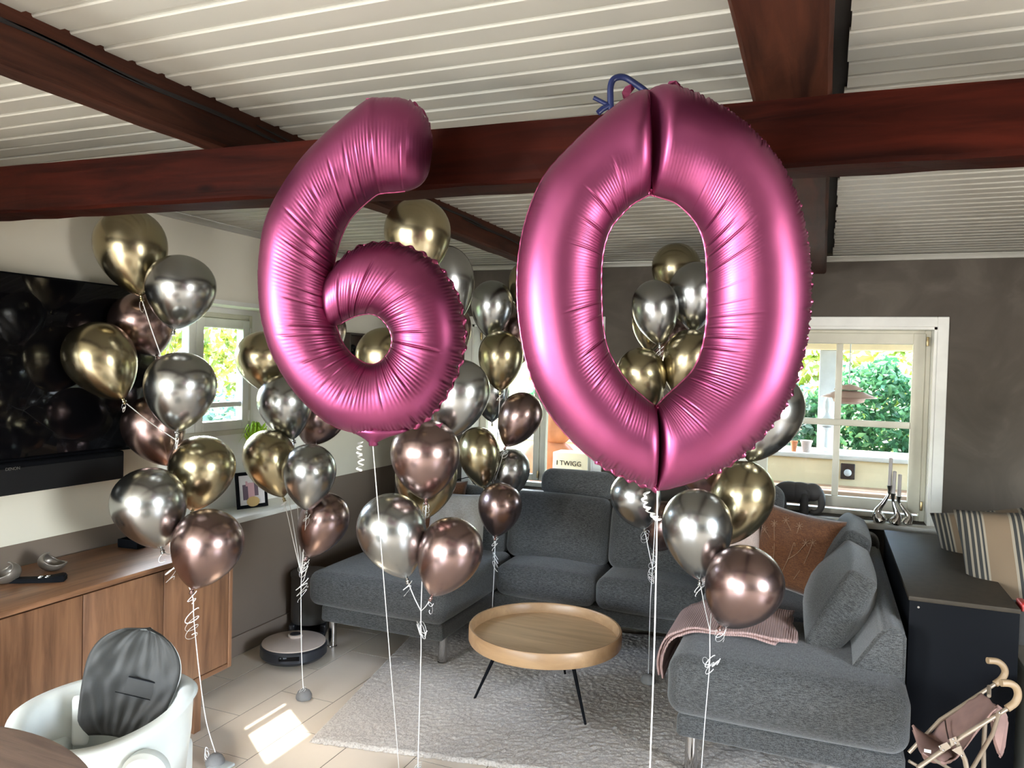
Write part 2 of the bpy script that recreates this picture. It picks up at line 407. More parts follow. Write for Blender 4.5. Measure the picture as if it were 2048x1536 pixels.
def cushion_geo(hx, hy, hz, r, bulge=(0, 0, 0), n=5, k=7):
    """rounded, slightly domed upholstery block centred on its origin"""
    def axis(h):
        th = np.linspace(0, PI / 4, n)
        c = (h - r) + r * np.tan(th)
        mid = np.linspace(-(h - r), h - r, k)[1:-1]
        return np.concatenate([-c[::-1], mid, c])
    ax = [axis(hx), axis(hy), axis(hz)]; H = (hx, hy, hz)
    bm = bmesh.new()
    for d in range(3):
        u, v = [i for i in range(3) if i != d]
        for s in (-1, 1):
            g = {}
            for i, a in enumerate(ax[u]):
                for j, b in enumerate(ax[v]):
                    p = [0, 0, 0]; p[d] = s * H[d]; p[u] = a; p[v] = b
                    core = [max(-(H[q] - r), min(H[q] - r, p[q])) for q in range(3)]
                    dv = Vector([p[q] - core[q] for q in range(3)])
                    p = Vector(core) + dv.normalized() * r
                    q3 = [p[q] / H[q] for q in range(3)]
                    for e in range(3):
                        o1, o2 = [i_ for i_ in range(3) if i_ != e]
                        p[e] += bulge[e] * q3[e] * max(0, 1 - q3[o1] ** 2) * max(0, 1 - q3[o2] ** 2)
                    g[i, j] = bm.verts.new(p)
            for i in range(len(ax[u]) - 1):
                for j in range(len(ax[v]) - 1):
                    bm.faces.new((g[i, j], g[i + 1, j], g[i + 1, j + 1], g[i, j + 1]))
    bmesh.ops.remove_doubles(bm, verts=bm.verts, dist=1e-5)
    return bm
def cushion(name, x0, x1, y0, y1, z0, z1, r, m, parent=None, bulge=(0, 0, 0), rot=None, smooth=True):
    bm = cushion_geo((x1 - x0) / 2, (y1 - y0) / 2, (z1 - z0) / 2, r, bulge)
    o = obj(name, bm, m, parent, smooth)
    o.location = ((x0 + x1) / 2, (y0 + y1) / 2, (z0 + z1) / 2)
    if rot: o.rotation_euler = rot
    return o
def pillow(name, label, w_, h_, t_, m, loc, rot, n=26, cat='cushion', wob=.006, group=None):
    V = []; F = []
    for s in (1, -1):
        for i in range(n + 1):
            for j in range(n + 1):
                u = -1 + 2 * i / n; v = -1 + 2 * j / n
                th = t_ / 2 * (max(0, 1 - u ** 4) ** .5) * (max(0, 1 - v ** 4) ** .5)
                x = u * w_ / 2 * (1 - .07 * (1 - v * v)); z = v * h_ / 2 * (1 - .07 * (1 - u * u))
                dz = wob * (math.sin(9 * u + 5 * v) + math.sin(7 * v - 4 * u + s)) * (1 - u * u) * (1 - v * v)
                V.append((x, s * (th + dz) if th > 0 else 0, z))
    for s in range(2):
        o_ = s * (n + 1) ** 2
        for i in range(n):
            for j in range(n):
                a = o_ + i * (n + 1) + j; q = (a, a + 1, a + n + 2, a + n + 1)
                F.append(q if s else q[::-1])
    bm = bmesh.new(); bv = [bm.verts.new(p) for p in V]
    for q in F: bm.faces.new([bv[i] for i in q])
    bmesh.ops.remove_doubles(bm, verts=bm.verts, dist=1e-5)
    o = obj(name, bm, m, None, True); o.location = loc; o.rotation_euler = rot
    return tag(o, label, cat, group)

# ================================================================== SETTING
XL, YB, ZC = -2.79, 4.72, 2.21
XR, YF = 3.2, -3.6
def wall_boxes(bm, a0, a1, z0, z1, openings, place):
    """wall slab along an axis with rectangular openings; place(a0,a1,z0,z1) adds a box"""
    cur = a0
    for (o0, o1, p0, p1) in sorted(openings):
        if o0 > cur: place(cur, o0, z0, z1)
        if p0 > z0: place(o0, o1, z0, p0)
        if p1 < z1: place(o0, o1, p1, z1)
        cur = o1
    if cur < a1: place(cur, a1, z0, z1)
# left wall, window_1 niche
NY0, NY1, NZ0, NZ1 = 2.62, 3.74, .727, 1.835
bm = bmesh.new()
wall_boxes(bm, YF - .2, YB + .27, 0, 2.45, [(NY0, NY1, NZ0 - .03, NZ1), (-1.85, -.55, .75, 1.85)], lambda a, b, c, d: bx(bm, XL - .2, XL, a, b, c, d))
struct(obj('wall_left', bm, M['wall_left']))
WY0, WY1, WZ0, WZ1, WX = 2.66, 3.45, 1.13, 1.785, -3.0
bm = bmesh.new()   # thin outer leaf behind the niche, with the window hole
wall_boxes(bm, NY0 - .2, NY1 + .2, NZ0 - .2, NZ1 + .2, [(WY0, WY1, WZ0, WZ1)], lambda a, b, c, d: bx(bm, XL - .265, XL - .2, a, b, c, d))
nb = struct(obj('wall_niche', bm, M['reveal']))
bm = bmesh.new()
bx(bm, XL - .2, XL - .002, NY0 - .002, NY0 + .012, NZ0, NZ1); bx(bm, XL - .2, XL - .002, NY1 - .012, NY1 + .002, NZ0, NZ1); bx(bm, XL - .2, XL + .004, NY0, NY1, NZ1 - .022, NZ1)
struct(obj('trim_1', bm, M['white']))
struct(box('trim_2', XL - .21, XL + .025, NY0 - .02, NY1 + .03, NZ0 - .03, NZ0, M['white'], bev=.004))
# back wall with two windows
B1 = (-2.21, -1.345, .735, 1.815)      # window_2 opening x0,x1,z0,z1
B2 = (-.40, .555, .735, 1.815)         # window_3
bm = bmesh.new()
wall_boxes(bm, XL - .25, XR + .2, 0, 2.45, [B1, B2], lambda a, b, c, d: bx(bm, a, b, YB, YB + .2, c, d))
struct(obj('wall_back', bm, M['plaster']))
bm = bmesh.new()
wall_boxes(bm, YF, YB, 0, 2.45, [(-.2, 1.4, .75, 1.95)], lambda a, b, c, d: bx(bm, XR, XR + .2, a, b, c, d))
struct(obj('wall_right', bm, M['plaster']))
bm = bmesh.new()
wall_boxes(bm, XL, XR, 0, 2.45, [(-2.40, -.36, 0, 2.05)], lambda a, b, c, d: bx(bm, a, b, YF - .2, YF, c, d))
struct(obj('wall_front', bm, M['plaster']))
# floor: grout slab + tiles
fl = struct(box('floor', XL - .3, XR + .2, YF - .2, YB + .2, -.12, -.0012, M['grout']))
tv_ = {}
def shared_box(key, sx, sy, sz, bev, m):
    if key not in tv_:
        bm = bmesh.new(); bx(bm, 0, sx, 0, sy, -sz, 0, bev, 1)
        bmesh.ops.recalc_face_normals(bm, faces=bm.faces); me = bpy.data.meshes.new(key); bm.to_mesh(me); bm.free(); me.materials.append(m); tv_[key] = me
    return tv_[key]
TW, TL = .2867, .5560
row = 0
x = -2.872
while x < XR:
    x1 = x + TW
    y = 2.903 - TL * 12 + (TL / 2 if row % 2 else 0)
    while y < YB:
        if x1 > XL - .02 and y + TL > YF:
            vis = (x < 1.0 and y + TL > 1.2)
            if vis:
                me = shared_box('tile', TW - .004, TL - .004, .02, 0, M['tile'])
                o = bpy.data.objects.new('tile', me); C.objects.link(o); o.parent = fl
                o.location = (x + .002, y + .002, random.uniform(-.0003, 0))
        y += TL
    x = x1; row += 1
bm = bmesh.new()   # the tiles behind the camera, joined
row = 0; x = -2.872
while x < XR:
    y = 2.903 - TL * 12 + (TL / 2 if row % 2 else 0)
    while y < YB:
        if not (x < 1.0 and y + TL > 1.2): bx(bm, x + .002, x + TW - .002, y + .002, y + TL - .002, -.02, 0)
        y += TL
    x += TW; row += 1
o = obj('tile', bm, M['tile'], fl); o['kind'] = 'stuff'
struct(box('baseboard_left', XL, XL + .013, 2.7, YB, 0, .105, M['wall_left'], bev=.004))
struct(box('baseboard_back', XL, XR, YB - .013, YB, 0, .105, M['plaster'], bev=.004))
# ceiling: backing slab + cladding planks in three bays between the beams
ce = struct(box('ceiling', XL - .3, XR + .2, YF - .2, YB + .2, ZC + .02, ZC + .12, M['ceil_back']))
PP = .0828
def plank_mesh(L, key):
    if key in tv_: return tv_[key]
    prof = [(0.0, .012), (0.0, .003), (.003, 0), (.062, 0), (.066, .004), (.070, .006), (.078, .006), (PP - .001, .006), (PP - .001, .012)]
    v = [(0, p, q) for p, q in prof] + [(L, p, q) for p, q in prof]; n = len(prof)
    f = [(i, i + 1, n + i + 1, n + i) for i in range(n - 1)] + [tuple(range(n))[::-1], tuple(range(n, 2 * n)), (0, n, 2 * n - 1, n - 1)]
    me = bpy.data.meshes.new(key); me.from_pydata(v, [], f); me.materials.append(M['ceiling'])
    bm = bmesh.new(); bm.from_mesh(me); bmesh.ops.recalc_face_normals(bm, faces=bm.faces); bm.to_mesh(me); bm.free()
    tv_[key] = me; return me
bays = [(XL, -1.545, 'plank_a'), (-1.475, -.165, 'plank_b'), (.022, 2.4, 'plank_c')]
y = YB - PP * 64 - .02
stuff_planks = bmesh.new()
while y < YB - .02:
    for (a, b, key) in bays:
        o = bpy.data.objects.new('plank', plank_mesh(b - a, key)); C.objects.link(o); o.parent = ce
        o.location = (a + random.uniform(-.004, .004), y, ZC + random.uniform(-.0012, .0012))
    y += PP
y = YF
while y < YB - PP * 64 - .02 - PP * .5:
    bx(stuff_planks, XL, XR, y, y + PP - .008, ZC, ZC + .012); y += PP
o = obj('plank', stuff_planks, M['ceiling'], ce); o['kind'] = 'stuff'
struct(box('trim_3', XL + .02, 2.4, YB - .022, YB, ZC - .032, ZC, M['ceiling'], bev=.003))
struct(box('trim_4', XL, XL + .02, YF, YB, ZC - .03, ZC, M['ceiling'], bev=.003))
# beams
def beam(name, p0, p1, w_, z0, z1, m, label, wob=.004):
    p0 = Vector(p0); p1 = Vector(p1); d = (p1 - p0); L = d.length; d.normalize(); s = Vector((-d.y, d.x, 0))
    n = 60; V = []; F = []
    ch = .008
    prof = [(0, z0 + ch), (ch, z0), (w_ - ch, z0), (w_, z0 + ch), (w_, z1), (0, z1)]
    for i in range(n + 1):
        q = p0 + d * (L * i / n)
        for (a, z) in prof:
            j = Vector((0, 0, 0))
            if i not in (0, n): j = s * random.uniform(-wob, wob) * .4 + Vector((0, 0, random.uniform(-wob, wob) * .5 if z < z1 else 0))
            V.append(Vector((q.x, q.y, 0)) + s * a + Vector((0, 0, z)) + j)
    k = len(prof)
    for i in range(n):
        for j in range(k):
            F.append((i * k + j, i * k + (j + 1) % k, (i + 1) * k + (j + 1) % k, (i + 1) * k + j))
    F.append(tuple(range(k))); F.append(tuple(range(n * k, n * k + k))[::-1])
    bm = bmesh.new(); bv = [bm.verts.new(p) for p in V]
    for q in F: bm.faces.new([bv[i] for i in q])
    o = obj(name, bm, m); o['kind'] = 'structure'; o['label'] = label
    return o
b1 = beam('ceiling_beam', (XL, 1.538, 0), (XR, 1.78, 0), .112, 1.962, 2.10, M['beam'], 'long reddish brown cross beam running below the ceiling')
b2 = beam('ceiling_beam', (-1.470, YF, 0), (-1.475, YB - .02, 0), .078, 2.10, ZC + .02, M['beamY'], 'brown ceiling beam on the left with long dark cracks')
b3 = beam('ceiling_beam', (.005, YF, 0), (-.012, YB - .12, 0), .150, 2.10, ZC + .02, M['beamY'], 'broad dark brown ceiling beam at the right of the ceiling')
# drying cracks along the left beam
def crack(y0, y1, z0, z1, h, p):
    n = 30; V = []; F = []
    for i in range(n + 1):
        t = i / n; yy = y0 + (y1 - y0) * t; zz = z0 + (z1 - z0) * t + .003 * math.sin(11 * t + y0) ; hh = h * math.sin(PI * t) ** .6 + .0004
        for sx in (0, .006):
            V += [(-1.4745 + .0045 + sx, yy, zz - hh), (-1.4745 + .0045 + sx, yy, zz + hh)]
    for i in range(n):
        a = i * 4; F += [(a + 2, a + 3, a + 7, a + 6), (a, a + 2, a + 6, a + 4), (a + 1, a + 5, a + 7, a + 3)]
    return V, F
multi('crack', [crack(.55, 1.35, 2.185, 2.170, .0035, 0), crack(1.0, 1.9, 2.178, 2.168, .004, 0), crack(1.7, 2.6, 2.186, 2.175, .003, 0), crack(2.6, 3.5, 2.190, 2.175, .0035, 0), crack(3.0, 4.2, 2.176, 2.160, .003, 0)], M['crack'], b2)

# windows
def frame_rect(name, axis, c, u0, u1, z0, z1, wd, t0, t1, m, parent, bev=.003):
    """a rectangular frame of four bars; axis 'y' = lies in a wall facing Y, 'x' = facing X"""
    bm = bmesh.new()
    def b_(a0, a1, q0, q1):
        if axis == 'y': bx(bm, a0, a1, c + t0, c + t1, q0, q1, bev, 1)
        else: bx(bm, c + t0, c + t1, a0, a1, q0, q1, bev, 1)
    b_(u0, u0 + wd, z0, z1); b_(u1 - wd, u1, z0, z1); b_(u0 + wd, u1 - wd, z1 - wd, z1); b_(u0 + wd, u1 - wd, z0, z0 + wd)
    return autosmooth(obj(name, bm, m, parent), 30)
def bar(name, axis, c, u0, u1, z0, z1, t0, t1, m, parent, bev=.003):
    if axis == 'y': return box(name, u0, u1, c + t0, c + t1, z0, z1, m, parent, bev)
    return box(name, c + t0, c + t1, u0, u1, z0, z1, m, parent, bev)
# window_1 (left wall): two sashes
w1 = bpy.data.objects.new('window_1', None); C.objects.link(w1); struct(w1)
frame_rect('window_frame', 'x', WX, WY0, WY1, WZ0, WZ1, .028, -.03, .02, M['cream'], w1)
mid = 3.03
for (a, b) in ((WY0 + .03, mid - .002), (mid + .002, WY1 - .03)):
    s_ = frame_rect('sash', 'x', WX, a, b, WZ0 + .03, WZ1 - .03, .05, -.02, .028, M['white'], w1)
    zc = 1.296
    bar('glazing_bar', 'x', WX, a + .05, b - .05, zc - .014, zc + .014, -.012, .02, M['white'], s_)
    for (q0, q1) in ((WZ0 + .08, zc - .014), (zc + .014, WZ1 - .08)):
        bar('pane', 'x', WX, a + .045, b - .045, q0 - .004, q1 + .004, -.004, .000, M['glass'], s_, 0)
for z in (WZ1 - .1, WZ0 + .1): box('hinge', WX + .02, WX + .034, WY1 - .034, WY1 - .022, z - .03, z + .03, M['white'], w1, .002)
# windows 2 and 3 (back wall)
def back_window(name, o, sashes, yy):
    wn = bpy.data.objects.new(name, None); C.objects.link(wn); struct(wn)
    x0, x1, z0, z1 = o
    bm = bmesh.new(); cw = .055   # casing round the opening, on the room face
    bx(bm, x0 - cw, x0, YB - .016, YB, z0, z1 + cw, .003, 1); bx(bm, x1, x1 + cw, YB - .016, YB, z0, z1 + cw, .003, 1); bx(bm, x0, x1, YB - .016, YB, z1, z1 + cw, .003, 1)
    autosmooth(obj('casing', bm, M['white'], wn), 30)
    bm = bmesh.new()
    bx(bm, x0 - .001, x0 + .014, YB - .01, YB + .17, z0, z1); bx(bm, x1 - .014, x1 + .001, YB - .01, YB + .17, z0, z1); bx(bm, x0, x1, YB - .01, YB + .17, z1 - .014, z1 + .001)
    obj('jamb_lining', bm, M['white'], wn)
    box('sill', x0 - .075, x1 + .075, YB - .085, YB + .12, z0 - .032, z0, M['white'], wn, .004)
    frame_rect('window_frame', 'y', YB + .11, x0 + .014, x1 - .014, z0 + .001, z1 - .014, .03, 0, .06, M['cream'], wn)
    for (a, b, bars) in sashes:
        wd_ = .062 if bars else .042
        s_ = frame_rect('sash', 'y', YB + .10, a, b, z0 + .045, z1 - .03, wd_, 0, .045, M['cream'], wn)
        gx0, gx1, gz0, gz1 = a + wd_, b - wd_, z0 + .045 + wd_, z1 - .03 - wd_
        zc = 1.268
        bar('glazing_bar', 'y', YB + .10, gx0, gx1, zc - .018, zc + .018, .008, .04, M['cream'], s_)
        xs = [gx0, gx1]
        if bars:
            xc = (gx0 + gx1) / 2
            bar('glazing_bar', 'y', YB + .10, xc - .018, xc + .018, gz0, zc - .018, .009, .041, M['cream'], s_)
            bar('glazing_bar', 'y', YB + .10, xc - .018, xc + .018, zc + .018, gz1, .009, .041, M['cream'], s_)
            xs = [gx0, xc, gx1]
        for i in range(len(xs) - 1):
            for (q0, q1) in ((gz0, zc), (zc, gz1)):
                bar('pane', 'y', YB + .12, xs[i] - .002, xs[i + 1] + .002, q0 - .002, q1 + .002, 0, .004, M['glass'], s_, 0)
        for z in (z1 - .075, z0 + .09):
            box('hinge', (b if bars else a - .012) + .001, (b if bars else a - .012) + .013, YB + .085, YB + .10, z - .025, z + .025, M['brass'], wn, .002)
    return wn
back_window('window_2', B1, [(-2.185, -1.752, False), (-1.748, -1.37, False)], 0)
back_window('window_3', B2, [(-.362, .515, True)], 0)

# ================================================================== GARDEN (seen through the panes)
struct(box('garden_ground', -14, 12, 4.95, 16, -.16, -.10, M['paving']))
struct(box('garden_lawn', -14, XL - .28, -6, 4.95, -.16, -.10, M['lawn']))
def leaf_cloud(n, sampler, size, name, m):
    V = np.zeros((n * 4, 3)); F = []
    for i in range(n):
        p = sampler(); a = rng.normal(size=3); a /= np.linalg.norm(a); b = np.cross(a, rng.normal(size=3)); b /= np.linalg.norm(b)
        s = size * rng.uniform(.6, 1.3)
        V[4 * i] = p - a * s; V[4 * i + 1] = p + b * s * .45; V[4 * i + 2] = p + a * s; V[4 * i + 3] = p - b * s * .45 + np.cross(a, b) * s * .2
        F.append((4 * i, 4 * i + 1, 4 * i + 2, 4 * i + 3))
    return pyobj(name, V, F, m)
def boxsamp(x0, x1, y0, y1, z0, z1, front='y0', skin=.55):
    def f():
        p = np.array([rng.uniform(x0, x1), rng.uniform(y0, y1), rng.uniform(z0, z1)])
        if rng.random() < skin:
            if front == 'y0': p[1] = y0 + abs(rng.normal()) * .08 + .08 * math.sin(p[0] * 5) * math.sin(p[2] * 6)
            else: p[0] = x1 - abs(rng.normal()) * .08 + .08 * math.sin(p[1] * 5) * math.sin(p[2] * 6)
        return p
    return f
def ellsamp(c, r):
    def f():
        d = rng.normal(size=3); d /= np.linalg.norm(d)
        return np.array(c) + d * np.array(r) * (rng.uniform(.75, 1.03) + .07 * math.sin(d[0] * 9) * math.sin(d[2] * 8))
    return f
o = leaf_cloud(9000, boxsamp(-3.5, 5, 9.2, 10.0, 0, 2.0), .075, 'hedge', M['leaf_yellow'])
tag(o, 'yellow green clipped hedge at the far end of the garden', 'hedge', kind='stuff')
o = leaf_cloud(12000, boxsamp(-7.4, -6.4, -1, 10.0, 0, 2.15, 'x1'), .075, 'hedge', M['leaf_yellow'])
tag(o, 'sunlit yellow green hedge outside the left window', 'hedge', kind='stuff')
def shrub(c, r, n, m, label, size=.05, cat='shrub', blossoms=0):
    t_ = thing('flowering_shrub' if blossoms else 'garden_shrub', label, cat, (c[0], c[1], 0))
    f_ = leaf_cloud(n, ellsamp((0, 0, c[2]), r), size, 'foliage', m); f_.parent = t_; f_['kind'] = 'stuff'
    if blossoms:
        b_ = leaf_cloud(blossoms, ellsamp((0, 0, c[2]), [q * 1.03 for q in r]), .035, 'blossom', M['blossom']); b_.parent = t_; b_['kind'] = 'stuff'
    tube('trunk', [(0, 0, 0), (.02, .01, c[2] * .5), (0, 0, c[2])], .03, M['deck'], t_)
shrub((-.75, 8.15, .8), (.85, .5, .80), 6000, M['leaf_blue'], 'pale flowering shrub left of the garden lamp', .045, 'shrub', 500)
shrub((.42, 8.05, .83), (.62, .45, .84), 6000, M['leaf_green'], 'bright green shrub right of the garden lamp', .05, 'shrub', 160)
shrub((1.45, 8.2, .7), (.6, .45, .8), 2500, M['leaf_green'], 'green shrub at the right end of the planter', .05, 'shrub', 60)
shrub((-2.4, 8.3, .8), (.9, .5, .75), 3000, M['leaf_green'], 'green shrub behind the terracotta ornament', .05)
shrub((-5.0, 5.1, .55), (.6, 1.3, .68), 5000, M['leaf_blue'], 'silvery green shrub below the hedge outside the left window', .05)
shrub((-4.9, 7.4, .45), (.6, 1.2, .62), 3500, M['leaf_green'], 'dark green shrub further along outside the left window', .05)
# planter wall with cap, bench, wall light
pw = thing('planter_wall', 'cream rendered planter wall with white coping on the terrace', 'planter', (.2, 7.2, 0))
box('render_wall', -3.6, 1.9, -.2, .3, -.1, .83, M['planter'], pw, .01); box('coping', -3.65, 1.95, -.24, .34, .83, .87, M['planter_cap'], pw, .008)
gb = thing('garden_bench', 'weathered wooden bench along the cream planter wall', 'bench', (0, 6.75, 0))
for i in range(3): box('slat', -.45, 1.5, -.2 + i * .13, -.09 + i * .13, .59, .625, M['deck'], gb, .006)
for i, xx in enumerate((-.35, .55, 1.4)): box('leg', xx - .04, xx + .04, -.17, .14, -.10, .59, M['deck'], gb, .006)
for i in range(3): box('front_board', -.42, 1.47, -.185, -.17, .18 + .135 * i, .30 + .135 * i, M['deck'], gb, .004)
wl = thing('wall_light', 'square brown wall light with round lens on the planter wall', 'lamp', (.205, 6.99, .737))
box('housing', -.055, .055, -.02, .008, -.065, .065, M['walnut_dark'], wl, .006)
lathe('lens', [(.03, 0), (.026, .012), (.015, .02), (0, .023)], M['statue'], wl, 20, (0, -.02, -.01), Matrix.Rotation(PI / 2, 4, 'X'))
# terrace roof, post, statue, pots, pendant reflection modelled as a solid lamp
bm = bmesh.new()
v_ = [bm.verts.new(p) for p in ((-4, 4.95, 2.42), (3.6, 4.95, 2.42), (3.6, 7.45, 1.90), (-4, 7.45, 1.90), (-4, 4.95, 2.52), (3.6, 4.95, 2.52), (3.6, 7.45, 2.0), (-4, 7.45, 2.0))]
for q in ((0, 1, 2, 3), (7, 6, 5, 4), (0, 4, 5, 1), (1, 5, 6, 2), (2, 6, 7, 3), (3, 7, 4, 0)): bm.faces.new([v_[i] for i in q])
struct(obj('terrace_roof', bm, M['planter_cap']))
struct(box('terrace_fascia', -4, 3.6, 7.3, 7.45, 1.755, 1.92, M['planter'], None, .01))
struct(box('terrace_post', -.045, .095, 7.32, 7.44, -.1, 1.755, M['statue'], None, .008))
st = thing('garden_statue', 'pale stone bust standing before the pale shrub on the planter', 'statue', (.03, 7.12, .87)); st.scale = (.55, .55, .78)
lathe('pedestal', [(.09, 0), (.09, .03), (.05, .06), (.045, .24), (.07, .27), (.07, .28)], M['statue'], st)
lathe('shoulders', [(.06, .28), (.125, .30), (.13, .34), (.10, .39), (.045, .42), (.036, .46)], M['statue'], st, 24, (0, 0, 0), Matrix.Scale(.6, 4, (0, 1, 0)))
lathe('head', [(0, .44), (.03, .445), (.052, .48), (.06, .52), (.055, .56), (.035, .59), (.018, .605), (.02, .62), (0, .635)], M['statue'], st, 24)
def pot(c, r, h, m, label):
    lathe_o = lathe('plant_pot', [(r * .7, 0), (r, h * .85), (r * 1.12, h * .85), (r * 1.12, h), (r * .9, h), (r * .85, h * .9), (0, h * .85)], m, None, 20, c); tag(lathe_o, label, 'pot'); return lathe_o
pot((-.225, 7.05, .87), .028, .09, M['terracotta'], 'small terracotta pot on the planter coping')
pot((-.125, 7.06, .87), .045, .10, M['blush'], 'pale clay bell pot on the planter coping beside the terracotta one')
pl = thing('pendant_reflection', 'window reflection of a dusty rose layered pendant lamp, modelled as a solid lamp over the terrace', 'lamp', (.165, 6.0, 1.38))  # reflection of an indoor lamp in the glass, built as an object outside
tube('cord', [(0, 0, .03), (0, 0, .90)], .004, M['statue'], pl)
lathe('upper_shade', [(.012, .095), (.05, .085), (.10, .06), (.10, .056), (.04, .075), (.012, .08)], M['reflected_shade'], pl)
lathe('main_shade', [(.03, .052), (.09, .045), (.185, .005), (.186, 0), (.10, .02), (.03, .03)], M['reflected_shade'], pl)
lathe('lower_shade', [(.11, -.004), (.10, -.03), (.06, -.045), (.055, -.045), (.09, -.02), (.10, -.002)], M['reflected_shade'], pl)
# terracotta figure and box behind window_2
tf = thing('garden_ornament', 'large orange brown rounded clay ornament beyond the middle window', 'ornament', (-2.185, 6.35, 0))
def lobed(name, c, r, lobes, amp, m, parent):
    V = []; F = []; n, k = 48, 20
    for j in range(k + 1):
        ph = PI * j / k
        for i in range(n):
            a = 2 * PI * i / n; rr = 1 - amp * abs(math.cos(lobes * a / 2)) ** 6 * math.sin(ph)
            V.append((c[0] + r[0] * rr * math.sin(ph) * math.cos(a), c[1] + r[1] * rr * math.sin(ph) * math.sin(a), c[2] + r[2] * math.cos(ph) * (1 - .12 * math.exp(-(math.sin(ph) / .3) ** 2))))
    for j in range(k):
        for i in range(n): q = (i + 1) % n; F.append((j * n + i, j * n + q, (j + 1) * n + q, (j + 1) * n + i))
    return pyobj(name, V, F, m, parent, True)
lobed('upper_body', (.02, 0, 1.03), (.175, .14, .175), 5, .10, M['terracotta'], tf)
lobed('lower_body', (-.02, 0, .70), (.26, .18, .22), 6, .12, M['terracotta'], tf)
box('plinth', -.3, .3, -.2, .2, -.1, .50, M['planter'], tf, .01)
sb = thing('lettered_box', 'cream box with small dark lettering beside the clay ornament', 'box', (-1.84, 6.05, 0))
box('body', -.20, .30, -.1, .1, -.1, .85, M['planter'], sb, .01)
def text(s, size, m, parent, loc, rot, ext=.0008, name='lettering', align='CENTER'):
    cu = bpy.data.curves.new(name, 'FONT'); cu.body = s; cu.size = size; cu.extrude = ext; cu.align_x = align
    cu.materials.append(m); o = bpy.data.objects.new(name, cu); C.objects.link(o); me = bpy.data.meshes.new_from_object(o.evaluated_get(bpy.context.evaluated_depsgraph_get())); bpy.data.objects.remove(o); o = bpy.data.objects.new(name, me); C.objects.link(o)
    o.location = loc; o.rotation_euler = rot; o.parent = parent; return o
text('I TWIGG', .055, M['black'], sb, (-.06, -.102, .745), (PI / 2, 0, 0))

# ================================================================== LEFT WALL THINGS
t = thing('television', 'large black wall mounted television above the soundbar', 'television', (XL, 1.93, 1.492))
box('bezel', .02, .058, -.62, .62, -.345, .345, M['black'], t, .004); box('screen', .056, .060, -.612, .612, -.335, .338, M['tv'], t, .001)
box('wall_bracket', 0, .02, -.2, .2, -.15, .15, M['black'], t)
t = thing('soundbar', 'long black soundbar on the wall under the television', 'speaker', (XL, 1.865, 1.09))
box('body', 0, .09, -.5, .5, -.058, .060, M['black'], t, .008); box('grille', .089, .094, -.49, .49, -.055, .04, M['grille'], t, .002)
text('DENON', .015, M['steel'], t, (.0955, .018, .034), (PI / 2, 0, PI / 2))
# sideboard
SX0, SX1, SY0, SY1, SZ0, SZ1 = -2.77, -2.335, .95, 2.61, .215, .745
t = thing('sideboard', 'long walnut sideboard with flush doors under the television', 'sideboard', (0, 0, 0))
bm = bmesh.new()
bx(bm, SX0, SX1 - .022, SY0 + .02, SY1 - .02, SZ0 + .02, SZ1 - .024, 0)
obj('carcass', bm, M['walnut_dark'], t)
box('side_panel', SX0, SX1, SY1 - .022, SY1, SZ0, SZ1 - .022, M['walnut'], t, .002); box('side_panel', SX0, SX1, SY0, SY0 + .022, SZ0, SZ1 - .022, M['walnut'], t, .002)
box('bottom_panel', SX0, SX1, SY0 + .022, SY1 - .022, SZ0, SZ0 + .02, M['walnutY'], t, .001)
box('top', SX0 - .005, SX1 + .004, SY0 - .004, SY1 + .004, SZ1 - .020, SZ1, M['walnutY'], t, .002)
dys = [SY0 + .024, 1.42, 1.885, 2.235, SY1 - .024]
for i in range(4):
    box('door', SX1 - .020, SX1 - .001, dys[i] + .002, dys[i + 1] - .002, SZ0 + .023, SZ1 - .026, M['walnut'], t, .001)
for (ya, yb) in ((2.41, 2.45), (1.05, 1.09)):
    bm = bmesh.new()
    bx(bm, SX1 - .05, SX1 - .01, ya, yb, 0, SZ0, .003, 1); autosmooth(obj('leg', bm, M['walnut'], t))
    box('leg', SX0 + .02, SX0 + .06, ya, yb, 0, SZ0, M['walnut'], t, .003)
box('cross_rail', SX0 + .06, SX1 - .05, 2.415, 2.445, SZ0 - .05, SZ0 - .001, M['black'], t)
# ornaments: hollow leaning shells
def shell(name, label, loc, rz, s):
    V = []; F = []; n, k = 40, 14
    def P(a, ph, rr):
        top = .60 + .24 * math.cos(a) + .10 * math.cos(2 * a)
        f = ph * top; th = PI * (1 - f)     # ph 0 bottom .. 1 rim
        return (rr * math.sin(th) * math.cos(a) * 1.15, rr * math.sin(th) * math.sin(a), rr * (.82 * math.cos(th) + .82))
    for lay, rr in ((0, 1), (1, .90)):
        for j in range(k + 1):
            ph = .06 + .94 * j / k
            for i in range(n):
                a = 2 * PI * i / n; x, y, z = P(a, ph, rr)
                V.append((x * s, y * s, (z + (.06 if lay else 0)) * s))
    m_ = (k + 1) * n
    for lay in (0, 1):
        for j in range(k):
            for i in range(n): q = (i + 1) % n; a_ = lay * m_ + j * n; F.append((a_ + i, a_ + q, a_ + n + q, a_ + n + i))
    for i in range(n):
        q = (i + 1) % n; F.append((k * n + i, k * n + q, m_ + k * n + q, m_ + k * n + i))
    F.append(tuple(range(n))); F.append(tuple(range(m_, m_ + n)))
    bm = bmesh.new(); bv = [bm.verts.new(p) for p in V]
    for q in F:
        bm.faces.new([bv[i] for i in q])
    o = obj(name, bm, M['ornament'], None, True); o.location = loc; o.rotation_euler = (0, 0, rz)
    return tag(o, label, 'ornament')
shell('shell_bowl', 'pewter shell shaped bowl on the sideboard, nearer the window', (-2.62, 1.985, SZ1), math.radians(215), .043)
shell('shell_bowl', 'pewter shell shaped bowl cut by the left picture edge', (-2.615, 1.80, SZ1), math.radians(60), .046)
